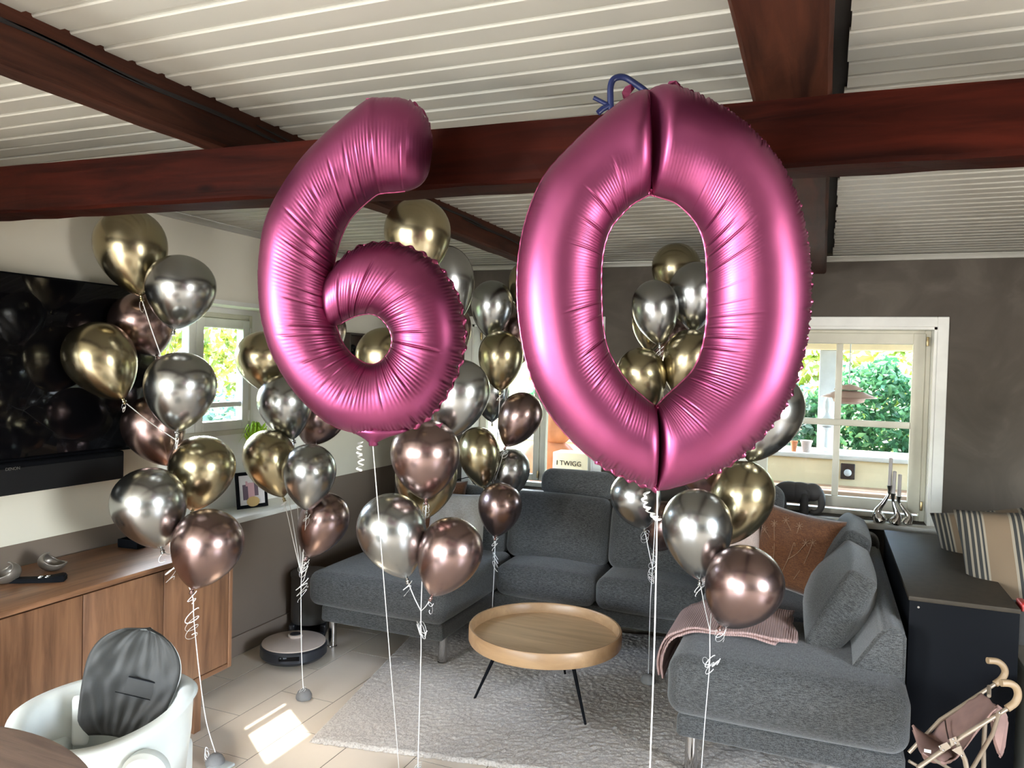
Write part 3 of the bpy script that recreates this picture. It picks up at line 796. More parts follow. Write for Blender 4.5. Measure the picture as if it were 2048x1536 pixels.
t = thing('remote_control', 'black curved remote control lying on the sideboard', 'remote', (-2.535, 1.862, SZ1 + .001), math.radians(38))
V = []; F = []
sec = [(-.085, .012, .012, .018), (-.05, .018, .014, .016), (0, .022, .012, .014), (.05, .026, .012, .018), (.08, .026, .012, .024), (.092, .018, .014, .020)]
for (xx, hw, zb, zt) in sec:
    V += [(xx, -hw, .0), (xx, hw, .0), (xx, hw, zt), (xx, -hw, zt)]
for i in range(len(sec) - 1):
    for k in range(4): F.append((i * 4 + k, i * 4 + (k + 1) % 4, i * 4 + 4 + (k + 1) % 4, i * 4 + 4 + k))
F += [(3, 2, 1, 0), tuple(range(len(V) - 4, len(V)))]
bm = bmesh.new(); bv = [bm.verts.new(p) for p in V]
for q in F: bm.faces.new([bv[i] for i in q])
bmesh.ops.bevel(bm, geom=list(bm.edges), offset=.003, segments=2, affect='EDGES')
autosmooth(obj('body', bm, M['black'], t))
for i, (a, b) in enumerate(((.012, -.008), (.012, .008), (.034, -.008), (.034, .008))): box('button', a - .006, a + .006, b - .004, b + .004, .013, .0185, M['steel'], t, .001)
t = thing('tealight_tray', 'small black square tray at the window end of the sideboard', 'tray', (-2.665, 2.40, SZ1), math.radians(5))
box('base', -.05, .05, -.05, .05, 0, .006, M['black'], t, .002); frame = bmesh.new()
for (a0, a1, b0, b1) in ((-.05, -.044, -.05, .05), (.044, .05, -.05, .05), (-.044, .044, -.05, -.044), (-.044, .044, .044, .05)): bx(frame, a0, a1, b0, b1, .006, .035)
obj('rim', frame, M['black'], t)
# window sill things
t = thing('photo_frame', 'black framed family photograph on the left window sill', 'picture frame', (-2.89, 3.375, NZ0), math.radians(72)); t.scale = (.78, .9, .92)
fm = Matrix.Rotation(math.radians(-10), 4, 'X')
bm = bmesh.new()
for (a0, a1, b0, b1) in ((-.118, -.098, 0, .215), (.098, .118, 0, .215), (-.098, .098, 0, .02), (-.098, .098, .195, .215)): bx(bm, a0, a1, -.008, .008, b0, b1, .001, 1, fm)
obj('frame', bm, M['black'], t)
box('photograph', -.099, .099, -.002, .002, .019, .196, M['paper_white'], t, 0, mat=fm)
bm = bmesh.new(); bx(bm, -.07, -.03, -.0032, -.002, .05, .14, 0, 1, fm); bx(bm, .02, .05, -.0032, -.002, .07, .15, 0, 1, fm); obj('printed_figure', bm, M['photo_dark'], t)
bm = bmesh.new(); bx(bm, -.03, .02, -.0034, -.002, .06, .15, 0, 1, fm); bx(bm, -.045, -.03, -.0034, -.002, .13, .16, 0, 1, fm); obj('printed_figure', bm, M['photo_pink'], t)
lathe('printed_cake', [(0, 0), (.05, 0), (.05, .0012), (0, .0012)], M['photo_gold'], t, 24, (0, -.0025, .038), fm @ Matrix.Rotation(PI / 2, 4, 'X') @ Matrix.Scale(.6, 4, (0, 1, 0)))
box('back_stay', -.02, .02, .02, .07, .0, .10, M['black'], t, 0)
t = thing('potted_plant', 'small bright green grass plant on the left window sill', 'plant', (-2.95, 3.45, NZ0))
lathe('pot', [(.035, 0), (.045, .10), (.05, .105), (.045, .11), (.038, .1), (0, .095)], M['white'], t, 24)
gl = []
for i in range(120):
    a = random.uniform(0, 2 * PI); r_ = random.uniform(.02, .12); h_ = random.uniform(.30, .42)
    p = [(0.01 * math.cos(a), .01 * math.sin(a), .09), (r_ * .2 * math.cos(a), r_ * .2 * math.sin(a), .09 + h_ * .55), (r_ * .6 * math.cos(a), r_ * .6 * math.sin(a), .09 + h_ * .9), (r_ * math.cos(a), r_ * math.sin(a), .09 + h_ * .8)]
    gl.append(tube_geo(spline(p, 8), [.005, .005, .0045, .004, .0035, .003, .002, .001], 4, .3))
M['grass_blade'] = leaves('fresh_green_blades', [(0, (.35, .6, .02, 1)), (1, (.6, .8, .08, 1))])
o = multi('leaves', gl, M['grass_blade'], t); o['kind'] = 'stuff'
# wall box seen through the foil 6
t = thing('wall_shelf', 'dark wooden box shelf on the left wall near the corner', 'shelf', (XL, 4.17, 1.60))
bm = bmesh.new(); bx(bm, 0, .10, -.19, .21, .108, .122); bx(bm, 0, .10, -.19, .21, -.19, -.176); bx(bm, 0, .10, -.19, -.178, -.176, .108); bx(bm, 0, .10, .198, .21, -.176, .108); bx(bm, 0, .10, -.02 + .10, -.008 + .10, -.176, .108); bx(bm, 0, .006, -.178, .198, -.176, .108)
obj('box', bm, M['walnut_dark'], t)
o = multi('arched_candle_holder', [tube_geo([(.06, -.10 + .042 * math.cos(a) * k, -.05 + .09 * math.sin(a) * k) for a in np.linspace(0, PI, 14)] , .012, 8) for k in (1, .55)] + [tube_geo([(.06, -.10 + d, -.05), (.06, -.10 + d, -.175)], .012, 8) for d in (-.042, .042, 0)], M['black'], None)
o.location = (XL, 4.17, 1.60); tag(o, 'black arched candle holder standing in the dark wall box', 'candle holder')

# ================================================================== FLOOR THINGS
# rug
RA = math.radians(10.7); RW, RD = 2.55, 1.62
nx, ny = 420, 270
gx, gy = np.meshgrid(np.linspace(0, RW, nx), np.linspace(0, RD, ny), indexing='ij')
hgt = rng.normal(size=(nx, ny))
for _ in range(1): hgt = (hgt + np.roll(hgt, 1, 0) + np.roll(hgt, 1, 1) + np.roll(hgt, -1, 0) + np.roll(hgt, -1, 1)) / 5
big = sum(np.sin(gx * a + gy * b + c) for a, b, c in ((7, 3, 1), (-4, 9, 2), (13, -8, .4), (3, 15, 5))) / 4
edge = np.minimum.reduce([gx, gy, RW - gx, RD - gy]); ef = np.clip(edge / .012, 0, 1) ** .5
zz = (.015 + hgt * .0032 + big * .0012) * ef
gx2 = gx + rng.normal(size=gx.shape) * .0008 * (ef > .9) + (edge < .001) * rng.normal(size=gx.shape) * .0025
gy2 = gy + (edge < .001) * rng.normal(size=gx.shape) * .0025
V = np.stack([gx2, gy2, zz + .001], -1).reshape(-1, 3)
idx = np.arange(nx * ny).reshape(nx, ny)
F = np.stack([idx[:-1, :-1], idx[1:, :-1], idx[1:, 1:], idx[:-1, 1:]], -1).reshape(-1, 4)
me = bpy.data.meshes.new('rug'); me.vertices.add(len(V)); me.vertices.foreach_set('co', V.ravel()); me.loops.add(F.size); me.loops.foreach_set('vertex_index', F.ravel())
me.polygons.add(len(F)); me.polygons.foreach_set('loop_start', np.arange(0, F.size, 4)); me.polygons.foreach_set('loop_total', np.full(len(F), 4)); me.update(calc_edges=True); me.validate()
rug = link_mesh('rug', me, M['rug'], None, True); rug.location = (-1.883, 2.555, 0); rug.rotation_euler = (0, 0, RA)
tag(rug, 'beige short pile rug under the round coffee table', 'rug')

# coffee table
t = thing('coffee_table', 'round light wooden tray table on three thin black legs', 'coffee table', (-1.155, 3.33, 0))
RZ = .352; RR = .352
lathe('rim', [(RR - .016, RZ - .068), (RR - .004, RZ - .068), (RR, RZ - .060), (RR, RZ - .006), (RR - .004, RZ), (RR - .012, RZ), (RR - .016, RZ - .006), (RR - .018, RZ - .045), (RR - .018, RZ - .068), (RR - .016, RZ - .068)], M['mango_rim'], t, 96)
o = lathe('table_top', [(0, RZ - .068), (RR - .0185, RZ - .068), (RR - .0185, RZ - .048), (0, RZ - .048)], M['mango'], t, 96)
for i, (fx, fy) in enumerate(((-.90, 3.159), (-1.439, 3.189), (-1.149, 3.637))):
    dx, dy = fx + 1.155, fy - 3.33; r_ = math.hypot(dx, dy)
    tube('leg', [(dx, dy, .014), (dx * .62, dy * .62, RZ - .066)], [.0055, .0095], M['black'], t, 12)
    lathe('bracket', [(.03, RZ - .075), (.03, RZ - .068)], M['black'], t, 16, (dx * .6, dy * .6, 0))

# sofa
S = thing('corner_sofa', 'grey woven corner sofa with two chaise ends and steel legs', 'sofa', (0, 0, 0))
def base(x0, x1, y0, y1, z0=.158, z1=.245): return cushion('base_frame', x0, x1, y0, y1, z0, z1, .018, M['sofa'], S)
base(-2.445, -1.72, 3.395, 4.62); base(-1.72, -.47, 4.02, 4.62); base(-.475, .30, 2.905, 4.62, .165, .25)
cushion('seat_cushion', -2.515, -1.70, 3.36, 4.30, .243, .425, .055, M['sofa'], S, (.01, .01, .028))
cushion('seat_cushion', -1.70, -1.115, 3.985, 4.40, .243, .415, .055, M['sofa'], S, (.0, .01, .025))
cushion('seat_cushion', -1.112, -.52, 3.985, 4.40, .243, .415, .055, M['sofa'], S, (.0, .01, .025))
cushion('seat_cushion', -.515, .312, 2.875, 3.56, .248, .475, .065, M['sofa'], S, (.0, .015, .022))
cushion('seat_cushion', -.515, .25, 3.562, 4.40, .248, .470, .05, M['sofa'], S, (.01, .0, .012))
# back frame along the wall and on the right
cushion('back_frame', -2.46, .30, 4.46, 4.625, .24, .70, .05, M['sofa'], S)
bm = bmesh.new()
pr = [(.085, .25), (.302, .25), (.302, .625), (.290, .645), (.238, .645), (.214, .625), (.095, .43)]
va = [bm.verts.new((x_, 3.04, z_)) for x_, z_ in pr]; vb = [bm.verts.new((x_, 4.47, z_)) for x_, z_ in pr]
bm.faces.new(va); bm.faces.new(vb[::-1])
for q in range(len(pr)): bm.faces.new((va[q], va[(q + 1) % len(pr)], vb[(q + 1) % len(pr)], vb[q]))
bmesh.ops.bevel(bm, geom=list(bm.edges), offset=.012, segments=3, affect='EDGES')
autosmooth(obj('back_frame', bm, M['sofa'], S), 60)
tl = math.radians(-13)
for (a, b) in ((-2.42, -1.745), (-1.735, -1.118), (-1.108, -.49), (-.48, .12)):
    cushion('back_cushion', a, b, 4.24, 4.42, .40, .785, .06, M['sofa'], S, (.004, .028, .01), (tl, 0, 0))
cushion('headrest', -1.575, -1.125, 4.36, 4.49, .765, .925, .06, M['sofa'], S, (.006, .006, .006), (math.radians(-8), 0, 0))
cushion('headrest', -.70, -.185, 4.36, 4.49, .765, .93, .06, M['sofa'], S, (.006, .006, .006), (math.radians(-8), 0, 0))
tr = math.radians(22)
tr = math.radians(26)
cushion('back_cushion', .030, .145, 3.19, 3.79, .445, .80, .022, M['sofa'], S, (.075, .004, .02), (0, tr, 0))
cushion('back_cushion', .030, .150, 3.805, 4.33, .445, .84, .030, M['sofa'], S, (.06, .01, .02), (0, tr, 0))
for (lx, ly, z1) in ((-2.422, 3.475, .16), (-1.765, 3.50, .165), (-.425, 2.965, .17), (.24, 2.965, .17), (-2.40, 4.5, .16), (.24, 4.5, .17), (-1.0, 4.55, .16)):
    zb = .016 if (lx > -1.9 and ly < 4.2) else 0
    lathe('leg', [(.026, zb + .001), (.026, zb + .006), (.023, zb + .008), (.023, z1)], M['chrome'], S, 24, (lx, ly, .0))
# throw
def throw():
    tt = thing('throw_blanket', 'folded pink ribbed throw draped over the front corner of the sofa', 'blanket', (-.5, 3.0, .0))
    for lay, (y0, y1, xe, dz, xs) in enumerate(((.10, .50, .36, .0, 0), (.115, .53, .42, .009, .0), (.09, .47, .40, .018, .0))):
        path = [(-.055, .30), (-.062, .345), (-.055, .40), (-.03, .455), (.02, .487), (.10, .503), (.25, .512), (xe, .508)]
        path = spline(path, 60)
        n = 24; V = []; F = []
        for i, (px_, pz_) in enumerate(path):
            for j in range(n + 1):
                v = j / n
                wx = -(.006 + dz) if px_ < 0 else 0
                pz2 = pz_ + dz * (1 if px_ > 0 else .4) + .004 * math.sin(6 * v + 3 * px_ * 10) * (px_ > 0)
                if i < 6: pz2 += .02 * math.sin(3 * v)
                V.append((px_ + wx + (.02 * math.sin(5 * v + lay) if i == 59 else 0), y0 + (y1 - y0) * v + .012 * math.sin(px_ * 12 + lay), pz2))
        for i in range(59):
            for j in range(n): a = i * (n + 1) + j; F.append((a, a + n + 1, a + n + 2, a + 1))
        o = pyobj('fold', V, F, M['throw'], tt, True)
        md = o.modifiers.new('thick', 'SOLIDIFY'); md.thickness = .007; md.offset = 1
throw()
# cushions on the sofa
pillow('cushion', 'beige waffle cushion leaning in the left corner of the sofa', .36, .36, .12, M['beige'], (-1.985, 4.075, .61), (math.radians(-16), 0, math.radians(8)))
pillow('cushion', 'rust cushion behind the beige waffle cushion', .36, .36, .11, M['rust'], (-2.17, 4.175, .66), (math.radians(-16), 0, math.radians(8)))
pillow('cushion', 'blush pink cushion leaning beside the big rust cushion', .34, .34, .11, M['blush'], (-.41, 4.00, .655), (math.radians(-20), math.radians(-14), math.radians(-8)))
c_ = pillow('cushion', 'rust cushion embroidered with pale flower stems in the right corner', .40, .40, .13, M['rust'], (-.105, 3.95, .685), (math.radians(-18), math.radians(6), math.radians(-20)))
em = []
for (sx, sz, ex, ez) in ((-.06, -.14, -.10, .10), (-.02, -.15, .02, .12), (.05, -.13, .10, .06), (.0, -.05, .07, .05), (-.08, -.02, -.14, .06), (.02, .02, -.05, .13)):
    pts = [(sx + (ex - sx) * u + .008 * math.sin(4 * u), -(.066 * (1 - (abs(sx + (ex - sx) * u) / .2) ** 4) ** .5 * (1 - (abs(sz + (ez - sz) * u) / .2) ** 4) ** .5 + .004), sz + (ez - sz) * u) for u in np.linspace(0, 1, 8)]
    em.append(tube_geo(pts, .0014, 4))
    for k in range(7):
        a = 2 * PI * k / 7; e = pts[-1]; em.append(tube_geo([e, (e[0] + .018 * math.cos(a), e[1] - .001, e[2] + .018 * math.sin(a))], .0012, 4))
multi('embroidery', em, M['thread'], c_)

# black cabinet, felt caddy, bench, striped cushions
t = thing('black_cabinet', 'low matt black cabinet behind the right end of the sofa', 'cabinet', (0, 0, 0))
CX0, CX1, CY0, CY1 = .318, .665, 3.17, 4.46
box('side_panel', CX0, CX1, CY0, CY0 + .018, 0, .722, M['black'], t, .001); box('side_panel', CX0, CX1, CY1 - .018, CY1, 0, .722, M['black'], t, .001)
box('back_panel', CX0, CX0 + .012, CY0 + .018, CY1 - .018, .02, .722, M['black'], t); box('door', CX1 - .018, CX1, CY0 + .02, 3.81, .05, .72, M['black'], t, .001); box('door', CX1 - .018, CX1, 3.814, CY1 - .02, .05, .72, M['black'], t, .001)
box('bottom_panel', CX0 + .012, CX1 - .018, CY0 + .018, CY1 - .018, .03, .05, M['black'], t)
box('top', CX0 - .003, CX1 + .002, CY0 - .003, CY1, .722, .738, M['cabinet_top'], t, .001)
lathe('screw_cap', [(0, 0), (.004, 0), (.004, .001), (0, .001)], M['steel'], t, 10, (CX0 + .03, CY0 - .001, .70), Matrix.Rotation(PI / 2, 4, 'X'))
t = thing('felt_pocket', 'grey felt pocket with a red item hung on the cabinet end', 'organizer', (.672, 3.21, .60))
bm = bmesh.new(); bx(bm, 0, .004, 0, .16, 0, .125); bx(bm, .036, .040, 0, .16, 0, .12); bx(bm, .004, .036, 0, .004, 0, .12); bx(bm, .004, .036, .156, .16, 0, .12); bx(bm, .004, .036, .004, .156, 0, .004)
obj('pocket', bm, M['felt'], t); box('red_case', .008, .03, .01, .10, .01, .145, M['red'], t, .005)
t = thing('bench_seat', 'greige lacquered bench box at the right picture edge', 'bench', (.705, 3.05, 0))
box('body', 0, .9, 0, 1.6, 0, .49, M['bench'], t, .004); box('lid', -.004, .904, -.004, 1.604, .492, .512, M['bench'], t, .003)
def big_cushion(name, label, w_, h_, loc, rot):
    return pillow(name, label, w_, h_, .16, M['stripe'], loc, rot, 30, 'cushion', .006)
big_cushion('striped_cushion', 'large tan cushion with grey white stripe bands standing on the bench', .60, .54, (.845, 3.62, .765), (math.radians(-12), math.radians(-7), math.radians(-4)))
big_cushion('striped_cushion', 'striped cushion mostly hidden behind the large striped cushion', .55, .45, (.80, 4.10, .735), (math.radians(-12), math.radians(-12), math.radians(-4)))

# robot vacuum and dock
t = thing('robot_vacuum', 'round beige topped robot vacuum in front of its dock', 'vacuum cleaner', (-2.505, 3.255, 0), math.radians(-60))
lathe('body', [(.12, .008), (.150, .012), (.168, .03), (.168, .074), (.160, .082), (0, .082)], M['robot_dark'], t, 64)
lathe('top_cover', [(0, .0825), (.160, .0825), (.160, .088), (.150, .091), (0, .092)], M['robot_top'], t, 64)
lathe('lidar_turret', [(.038, .092), (.038, .103), (.034, .106), (.030, .106), (.030, .100), (0, .100)], M['robot_top'], t, 32, (-.055, 0, 0))
lathe('turret_cap', [(0, .1005), (.029, .1005), (.026, .108), (0, .109)], M['robot_dark'], t, 32, (-.055, 0, 0))
box('bumper_window', .158, .170, -.05, .05, .045, .066, M['tv'], t, .003)
for (a, b) in ((-.14, .05), (-.14, -.05)):
    lathe('wheel', [(0, -.01), (.02, -.01), (.02, .01), (0, .01)], M['black'], t, 16, (a * .6, b * 1.8, .021), Matrix.Rotation(PI / 2, 4, 'X'))
t = thing('vacuum_dock', 'tall dark grey cylindrical emptying dock by the wall', 'docking station', (-2.665, 3.60, 0), math.radians(-62))
lathe('canister', [(.100, .07), (.104, .08), (.106, .32), (.106, .325)], M['basalt'], t, 48)
lathe('lid', [(.108, .325), (.110, .33), (.110, .345), (.104, .352), (0, .356)], M['basalt'], t, 48)
bm = bmesh.new(); bx(bm, -.10, .10, -.10, .10, 0, .03, .012, 3); bx(bm, -.10, -.02, -.10, .10, .03, .07, .008, 2); bx(bm, -.02, .09, -.10, -.07, .03, .07, .006, 2); bx(bm, -.02, .09, .07, .10, .03, .07, .006, 2)
autosmooth(obj('foot', bm, M['robot_dark'], t)); box('badge', .103, .107, -.006, .006, .285, .297, M['steel'], t, .001)

# balloon weights
def weight(x, y, label, r=.036, blue=False):
    t_ = thing('balloon_weight', label, 'weight', (x, y, .016 if (x > -1.9 and y > 2.6) else 0))
    lathe('body', [(r * .9, 0), (r, .006), (r * .98, r * .5), (r * .75, r * .95), (r * .4, r * 1.2), (0, r * 1.28)], M['concrete'], t_, 32)
    return t_
weight(-2.094, 2.262, 'grey domed balloon weight at the bottom picture edge')
box('felt_disc', 0, .07, -.05, .03, 0, .012, M['plastic'], bpy.data.objects['balloon_weight'], .004)
weight(-2.155, 2.88, 'grey domed balloon weight standing alone on the tiles')
weight(-.748, 3.712, 'grey domed balloon weight on the rug by the sofa corner')

# high chair
hc = at(208, 1440, 1.93)
t = thing('high_chair', 'white plastic high chair with charcoal padded backrest beside the sideboard', 'high chair', (hc[0], hc[1], 0), math.radians(24))
ZR = .672
# tub ring : oval band with rolled rim, sloping
def tub():
    V = []; F = []; n = 72
    prof = [(-.012, -.20), (.0, -.10), (.004, -.012), (.014, .0), (.004, .008), (-.022, .008), (-.034, -.004), (-.036, -.09), (-.044, -.18)]
    for i in range(n):
        a = 2 * PI * i / n; ca, sa = math.cos(a), math.sin(a)
        rx = .205 + .004 * math.cos(2 * a); ry = .165
        front = max(0, -sa)
        lift = .020 * ca - .050 * front + .012 * max(0, sa)
        for (d, z) in prof:
            dep = 1 - .55 * front ** 2
            V.append(((rx + d) * ca, (ry + d) * sa, ZR + lift + (z if z > -.05 else z * dep)))
    k = len(prof)
    for i in range(n):
        q = (i + 1) % n
        for j in range(k): F.append((i * k + j, q * k + j, q * k + (j + 1) % k, i * k + (j + 1) % k))
    bm = bmesh.new(); bv = [bm.verts.new(p) for p in V]
    for q in F: bm.faces.new([bv[i] for i in q])
    return obj('tub', bm, M['plastic'], t, True)
tub()
bm = bmesh.new(); bx(bm, -.15, .15, -.10, .11, ZR - .19, ZR - .165, .01, 2); autosmooth(obj('seat', bm, M['plastic2'], t))
lathe('armrest_hub', [(0, -.02), (.046, -.02), (.054, -.01), (.054, .012), (.045, .022), (.026, .024), (.022, .018), (0, .018)], M['plastic'], t, 40, (.165, -.138, ZR - .10), Matrix.Rotation(PI / 2, 4, 'X'))
lathe('hub_button', [(0, 0), (.018, 0), (.016, .008), (0, .009)], M['plastic'], t, 24, (.165, -.160, ZR - .10), Matrix.Rotation(PI / 2, 4, 'X'))
lathe('cup_peg', [(.013, 0), (.013, .055), (.009, .058), (0, .052)], M['plastic'], t, 24, (.128, .045, ZR - .05))
box('side_lug', -.115, -.075, .06, .085, ZR - .14, ZR - .01, M['plastic'], t, .01)
# backrest shell and pad
def pad(name, m, sc_, y_off, th, wr):
    V = []; F = []; n, k = 40, 30
    R_ = Matrix.Translation((.015, .035, ZR - .10)) @ Matrix.Rotation(math.radians(13), 4, 'Y') @ Matrix.Rotation(math.radians(-9), 4, 'X')
    def outline(v):   # half width along height v 0..1
        return (.088 + .030 * math.sin(min(1, v * 1.35) * PI / 2)) * (max(0, 1 - max(0, (v - .55) / .45) ** 2.6)) ** .5 * (max(.0, 1 - max(0, (.12 - v) / .12) ** 2 * .35))
    H = .275
    for s in (1, -1):
        for j in range(k + 1):
            v = j / k; hw = outline(v) * sc_
            for i in range(n + 1):
                u = -1 + 2 * i / n
                dome = (max(0, 1 - u ** 4)) ** .5 * (max(0, 1 - (2 * v - 1) ** 8)) ** .5
                wv = 0
                if wr and s == 1:
                    wv = .0022 * math.sin(14 * u + 9 * v + 2 * math.sin(5 * v)) + .0014 * math.sin(22 * v - 8 * u) + .0022 * math.sin(31 * u * (1 - v) + 3) + .0012 * math.sin(40 * u * v + 5 * v)
                    wv *= dome
                p = Vector((u * hw, -(s * th * dome + wv) + y_off - (.035 * u * u * -1 if True else 0) * 0 , v * H * sc_))
                p.y -= .030 * u * u   # curved around the child
                V.append(R_ @ p)
    for s in range(2):
        o_ = s * (n + 1) * (k + 1)
        for j in range(k):
            for i in range(n): a = o_ + j * (n + 1) + i; F.append((a, a + 1, a + n + 2, a + n + 1))
    bm = bmesh.new(); bv = [bm.verts.new(p) for p in V]
    for q in F: bm.faces.new([bv[i] for i in q])
    bmesh.ops.remove_doubles(bm, verts=bm.verts, dist=1e-5)
    return obj(name, bm, m, t, True), R_
pad('backrest_shell', M['plastic'], 1.0, .016, .010, False)
pd, R_ = pad('backrest_pad', M['greyfab'], 1.02, 0, .014, True)
bm = bmesh.new(); bx(bm, -.01, .062, -.0215, -.0195, .115, .155, 0, 1, R_); obj('sewn_pocket', bm, M['greyfab'], pd)
bm = bmesh.new(); bx(bm, -.008, .060, -.0235, -.0215, .155, .158, 0, 1, R_); obj('strap_slot', bm, M['black'], pd)
bm = bmesh.new(); bx(bm, -.03, .062, -.022, -.020, .112, .1135, 0, 1, R_); obj('seam', bm, M['black'], pd)
for (a, b) in ((-.16, -.12), (.16, -.12), (-.16, .12), (.16, .12)): tube('leg', [(a * .8, b * .8, ZR - .18), (a * 1.25, b * 1.5, .012)], [.016, .014], M['plastic'], t, 14)
box('side_body', .12, .19, -.125, .10, ZR - .24, ZR - .12, M['plastic'], t, .02, 3); box('side_body', -.19, -.12, -.125, .10, ZR - .24, ZR - .12, M['plastic'], t, .02, 3)

# dining table corner
t = thing('dining_table', 'weathered round wooden dining table at the lower left corner', 'table', (-1.52, .565, 0))
lathe('table_top', [(0, .715), (.52, .715), (.545, .722), (.550, .735), (.545, .748), (.535, .75), (0, .75)], M['table'], t, 96)
lathe('pedestal', [(.22, 0), (.21, .03), (.06, .08), (.05, .4), (.07, .66), (.16, .714)], M['table'], t, 40)

# doll stroller
def DS(x, y, d): return tuple(at(x, y, d))
t = thing('doll_stroller', 'pink doll stroller with tan hook handles before the black cabinet', 'toy stroller', (0, 0, 0))
near, far = 2.22, 2.45
tube('push_tube', [DS(1835, 1536, near - .02), DS(1900, 1490, near), DS(1925, 1472, near), DS(2015, 1417, near + .02)], .0062, M['strollertube'], t, 10)
tube('push_tube', [DS(1818, 1505, far + .02), DS(1880, 1440, far), DS(1990, 1368, far + .02)], .0062, M['strollertube'], t, 10)
def hook(pts, d, lab):
    tube('handle', spline([DS(x, y, d) for x, y in pts], 24), .0105, M['grip'], t, 12)
hook([(2014, 1417), (2030, 1405), (2036, 1390), (2032, 1375), (2020, 1367), (2002, 1366)], near + .02, '')
hook([(1990, 1368), (2003, 1358), (2010, 1345), (2006, 1332), (1994, 1323), (1975, 1321)], far + .02, '')
tube('rear_leg', [DS(1998, 1425, near), DS(1985, 1468, near + .05), DS(1945, 1536, near + .1), DS(1935, 1575, near + .1)], .006, M['strollertube'], t, 10)
tube('rear_leg', [DS(1975, 1400, far), DS(1970, 1440, far), DS(1967, 1500, far), DS(1968, 1570, far)], .007, M['strollertube'], t, 10)
tube('front_leg', [DS(1912, 1482, near), DS(1930, 1520, near), DS(1938, 1560, near)], .007, M['strollertube'], t, 10)
tube('cross_brace', [DS(1862, 1515, near), DS(1900, 1538, near + .1), DS(1960, 1560, far)], .005, M['strollertube'], t, 10)
tube('front_tube', [DS(1818, 1522, far), DS(1850, 1540, far)], .005, M['strollertube'], t, 10)
tube('folding_strut', [DS(1978, 1373, far), DS(1978, 1392, far - .05)], .006, M['strollertube'], t, 10)
def plate(name, px, d, th=.006, m=None):
    V = [at(x, y, d) for x, y in px] + [at(x, y, d + th) for x, y in px]; n = len(px)
    return pyobj(name, V, [tuple(range(n)), tuple(range(n, 2 * n))[::-1]] + [(i, (i + 1) % n, n + (i + 1) % n, n + i) for i in range(n)], m or M['strollertube'], t)
plate('joint_plate', [(1876, 1492), (1894, 1484), (1902, 1496), (1884, 1504)], near - .012, .02)
plate('joint_plate', [(1898, 1478), (1912, 1473), (1916, 1486), (1903, 1492)], near - .012, .02)
plate('joint_plate', [(1903, 1500), (1922, 1491), (1926, 1515)], near - .012, .02)
for (x, y) in ((1880, 1494), (1887, 1501), (1907, 1479), (1911, 1486), (1924, 1512), (1862, 1518), (2000, 1426)):
    p = at(x, y, near - .014); lathe('rivet', [(0, -.001), (.0035, -.001), (.003, .002), (0, .003)], M['chrome'], t, 10, p, Matrix.Rotation(PI / 2, 4, 'X'))
# seat sling : surface between the two tubes sagging downwards
fa = spline([DS(1826, 1462, far - .02), DS(1862, 1470, far), DS(1885, 1440, far), DS(1935, 1405, far), DS(1965, 1388, far)], 40)
ne = spline([DS(1845, 1508, near + .03), DS(1885, 1525, near + .03), DS(1915, 1515, near + .02), DS(1955, 1462, near + .01), DS(1992, 1418, near)], 40)
V = []; F = []; n = 20
for i in range(40):
    for j in range(n + 1):
        v = j / n; p = fa[i] * (1 - v) + ne[i] * v
        sag = .045 * math.sin(PI * v) * (1 - (i / 39) * .75); q = p + np.array([.03 * math.sin(PI * v) * .6, .01, -sag]) + .002 * math.sin(i * .9 + j) * np.array([0, 0, 1])
        V.append(q)
for i in range(39):
    for j in range(n): a = i * (n + 1) + j; F.append((a, a + 1, a + n + 2, a + n + 1))
o = pyobj('seat_sling', V, F, M['strollerfab'], t, True); md = o.modifiers.new('thick', 'SOLIDIFY'); md.thickness = .004
fr_ = spline([DS(1824, 1452, far - .02), DS(1832, 1480, far - .05), DS(1840, 1505, near + .1), DS(1862, 1522, near + .05), DS(1890, 1530, near + .04)], 24)
bk_ = spline([DS(1826, 1455, far - .02), DS(1850, 1470, far - .02), DS(1880, 1490, far - .06), DS(1900, 1505, near + .08), DS(1905, 1515, near + .05)], 24)
V = []; F = []
for i in range(24):
    for j in range(7): V.append(fr_[i] * (1 - j / 6) + bk_[i] * (j / 6) + np.array([0, 0, .006 * math.sin(PI * j / 6)]))
for i in range(23):
    for j in range(6): a = i * 7 + j; F.append((a, a + 1, a + 8, a + 7))
o = pyobj('footrest_panel', V, F, M['strollerfab'], t, True); md = o.modifiers.new('thick', 'SOLIDIFY'); md.thickness = .004
p = at(1855, 1502, near + .03); box('care_tag', p[0] - .009, p[0] + .009, p[1] - .002, p[1], p[2] - .004, p[2] + .005, M['white'], t)
tube('harness_strap', [DS(1890, 1440, far - .03), DS(1893, 1460, far - .05), DS(1897, 1478, far - .08)], .0022, M['walnut_dark'], t, 6)
V = []; pts_l = [(1980, 1440), (1990, 1405), (2010, 1420), (2018, 1440), (2010, 1500), (2002, 1518), (1996, 1512), (1985, 1480)]
V = [at(x, y, near + .05) for x, y in pts_l] + [at(x, y, near + .12) for x, y in pts_l]; n = len(pts_l)
bm = bmesh.new(); bv = [bm.verts.new(p) for p in V]
bm.faces.new(bv[:n]); bm.faces.new(bv[n:][::-1])
for i in range(n): bm.faces.new((bv[i], bv[(i + 1) % n], bv[n + (i + 1) % n], bv[n + i]))
bmesh.ops.bevel(bm, geom=list(bm.edges), offset=.008, segments=3, affect='EDGES'); autosmooth(obj('carry_bag', bm, M['strollerfab'], t), 60)
for (x, y) in ((1947, 1405), (1965, 1403), (1890, 1440), (1902, 1438)):
    p = at(x, y, far - .09); 

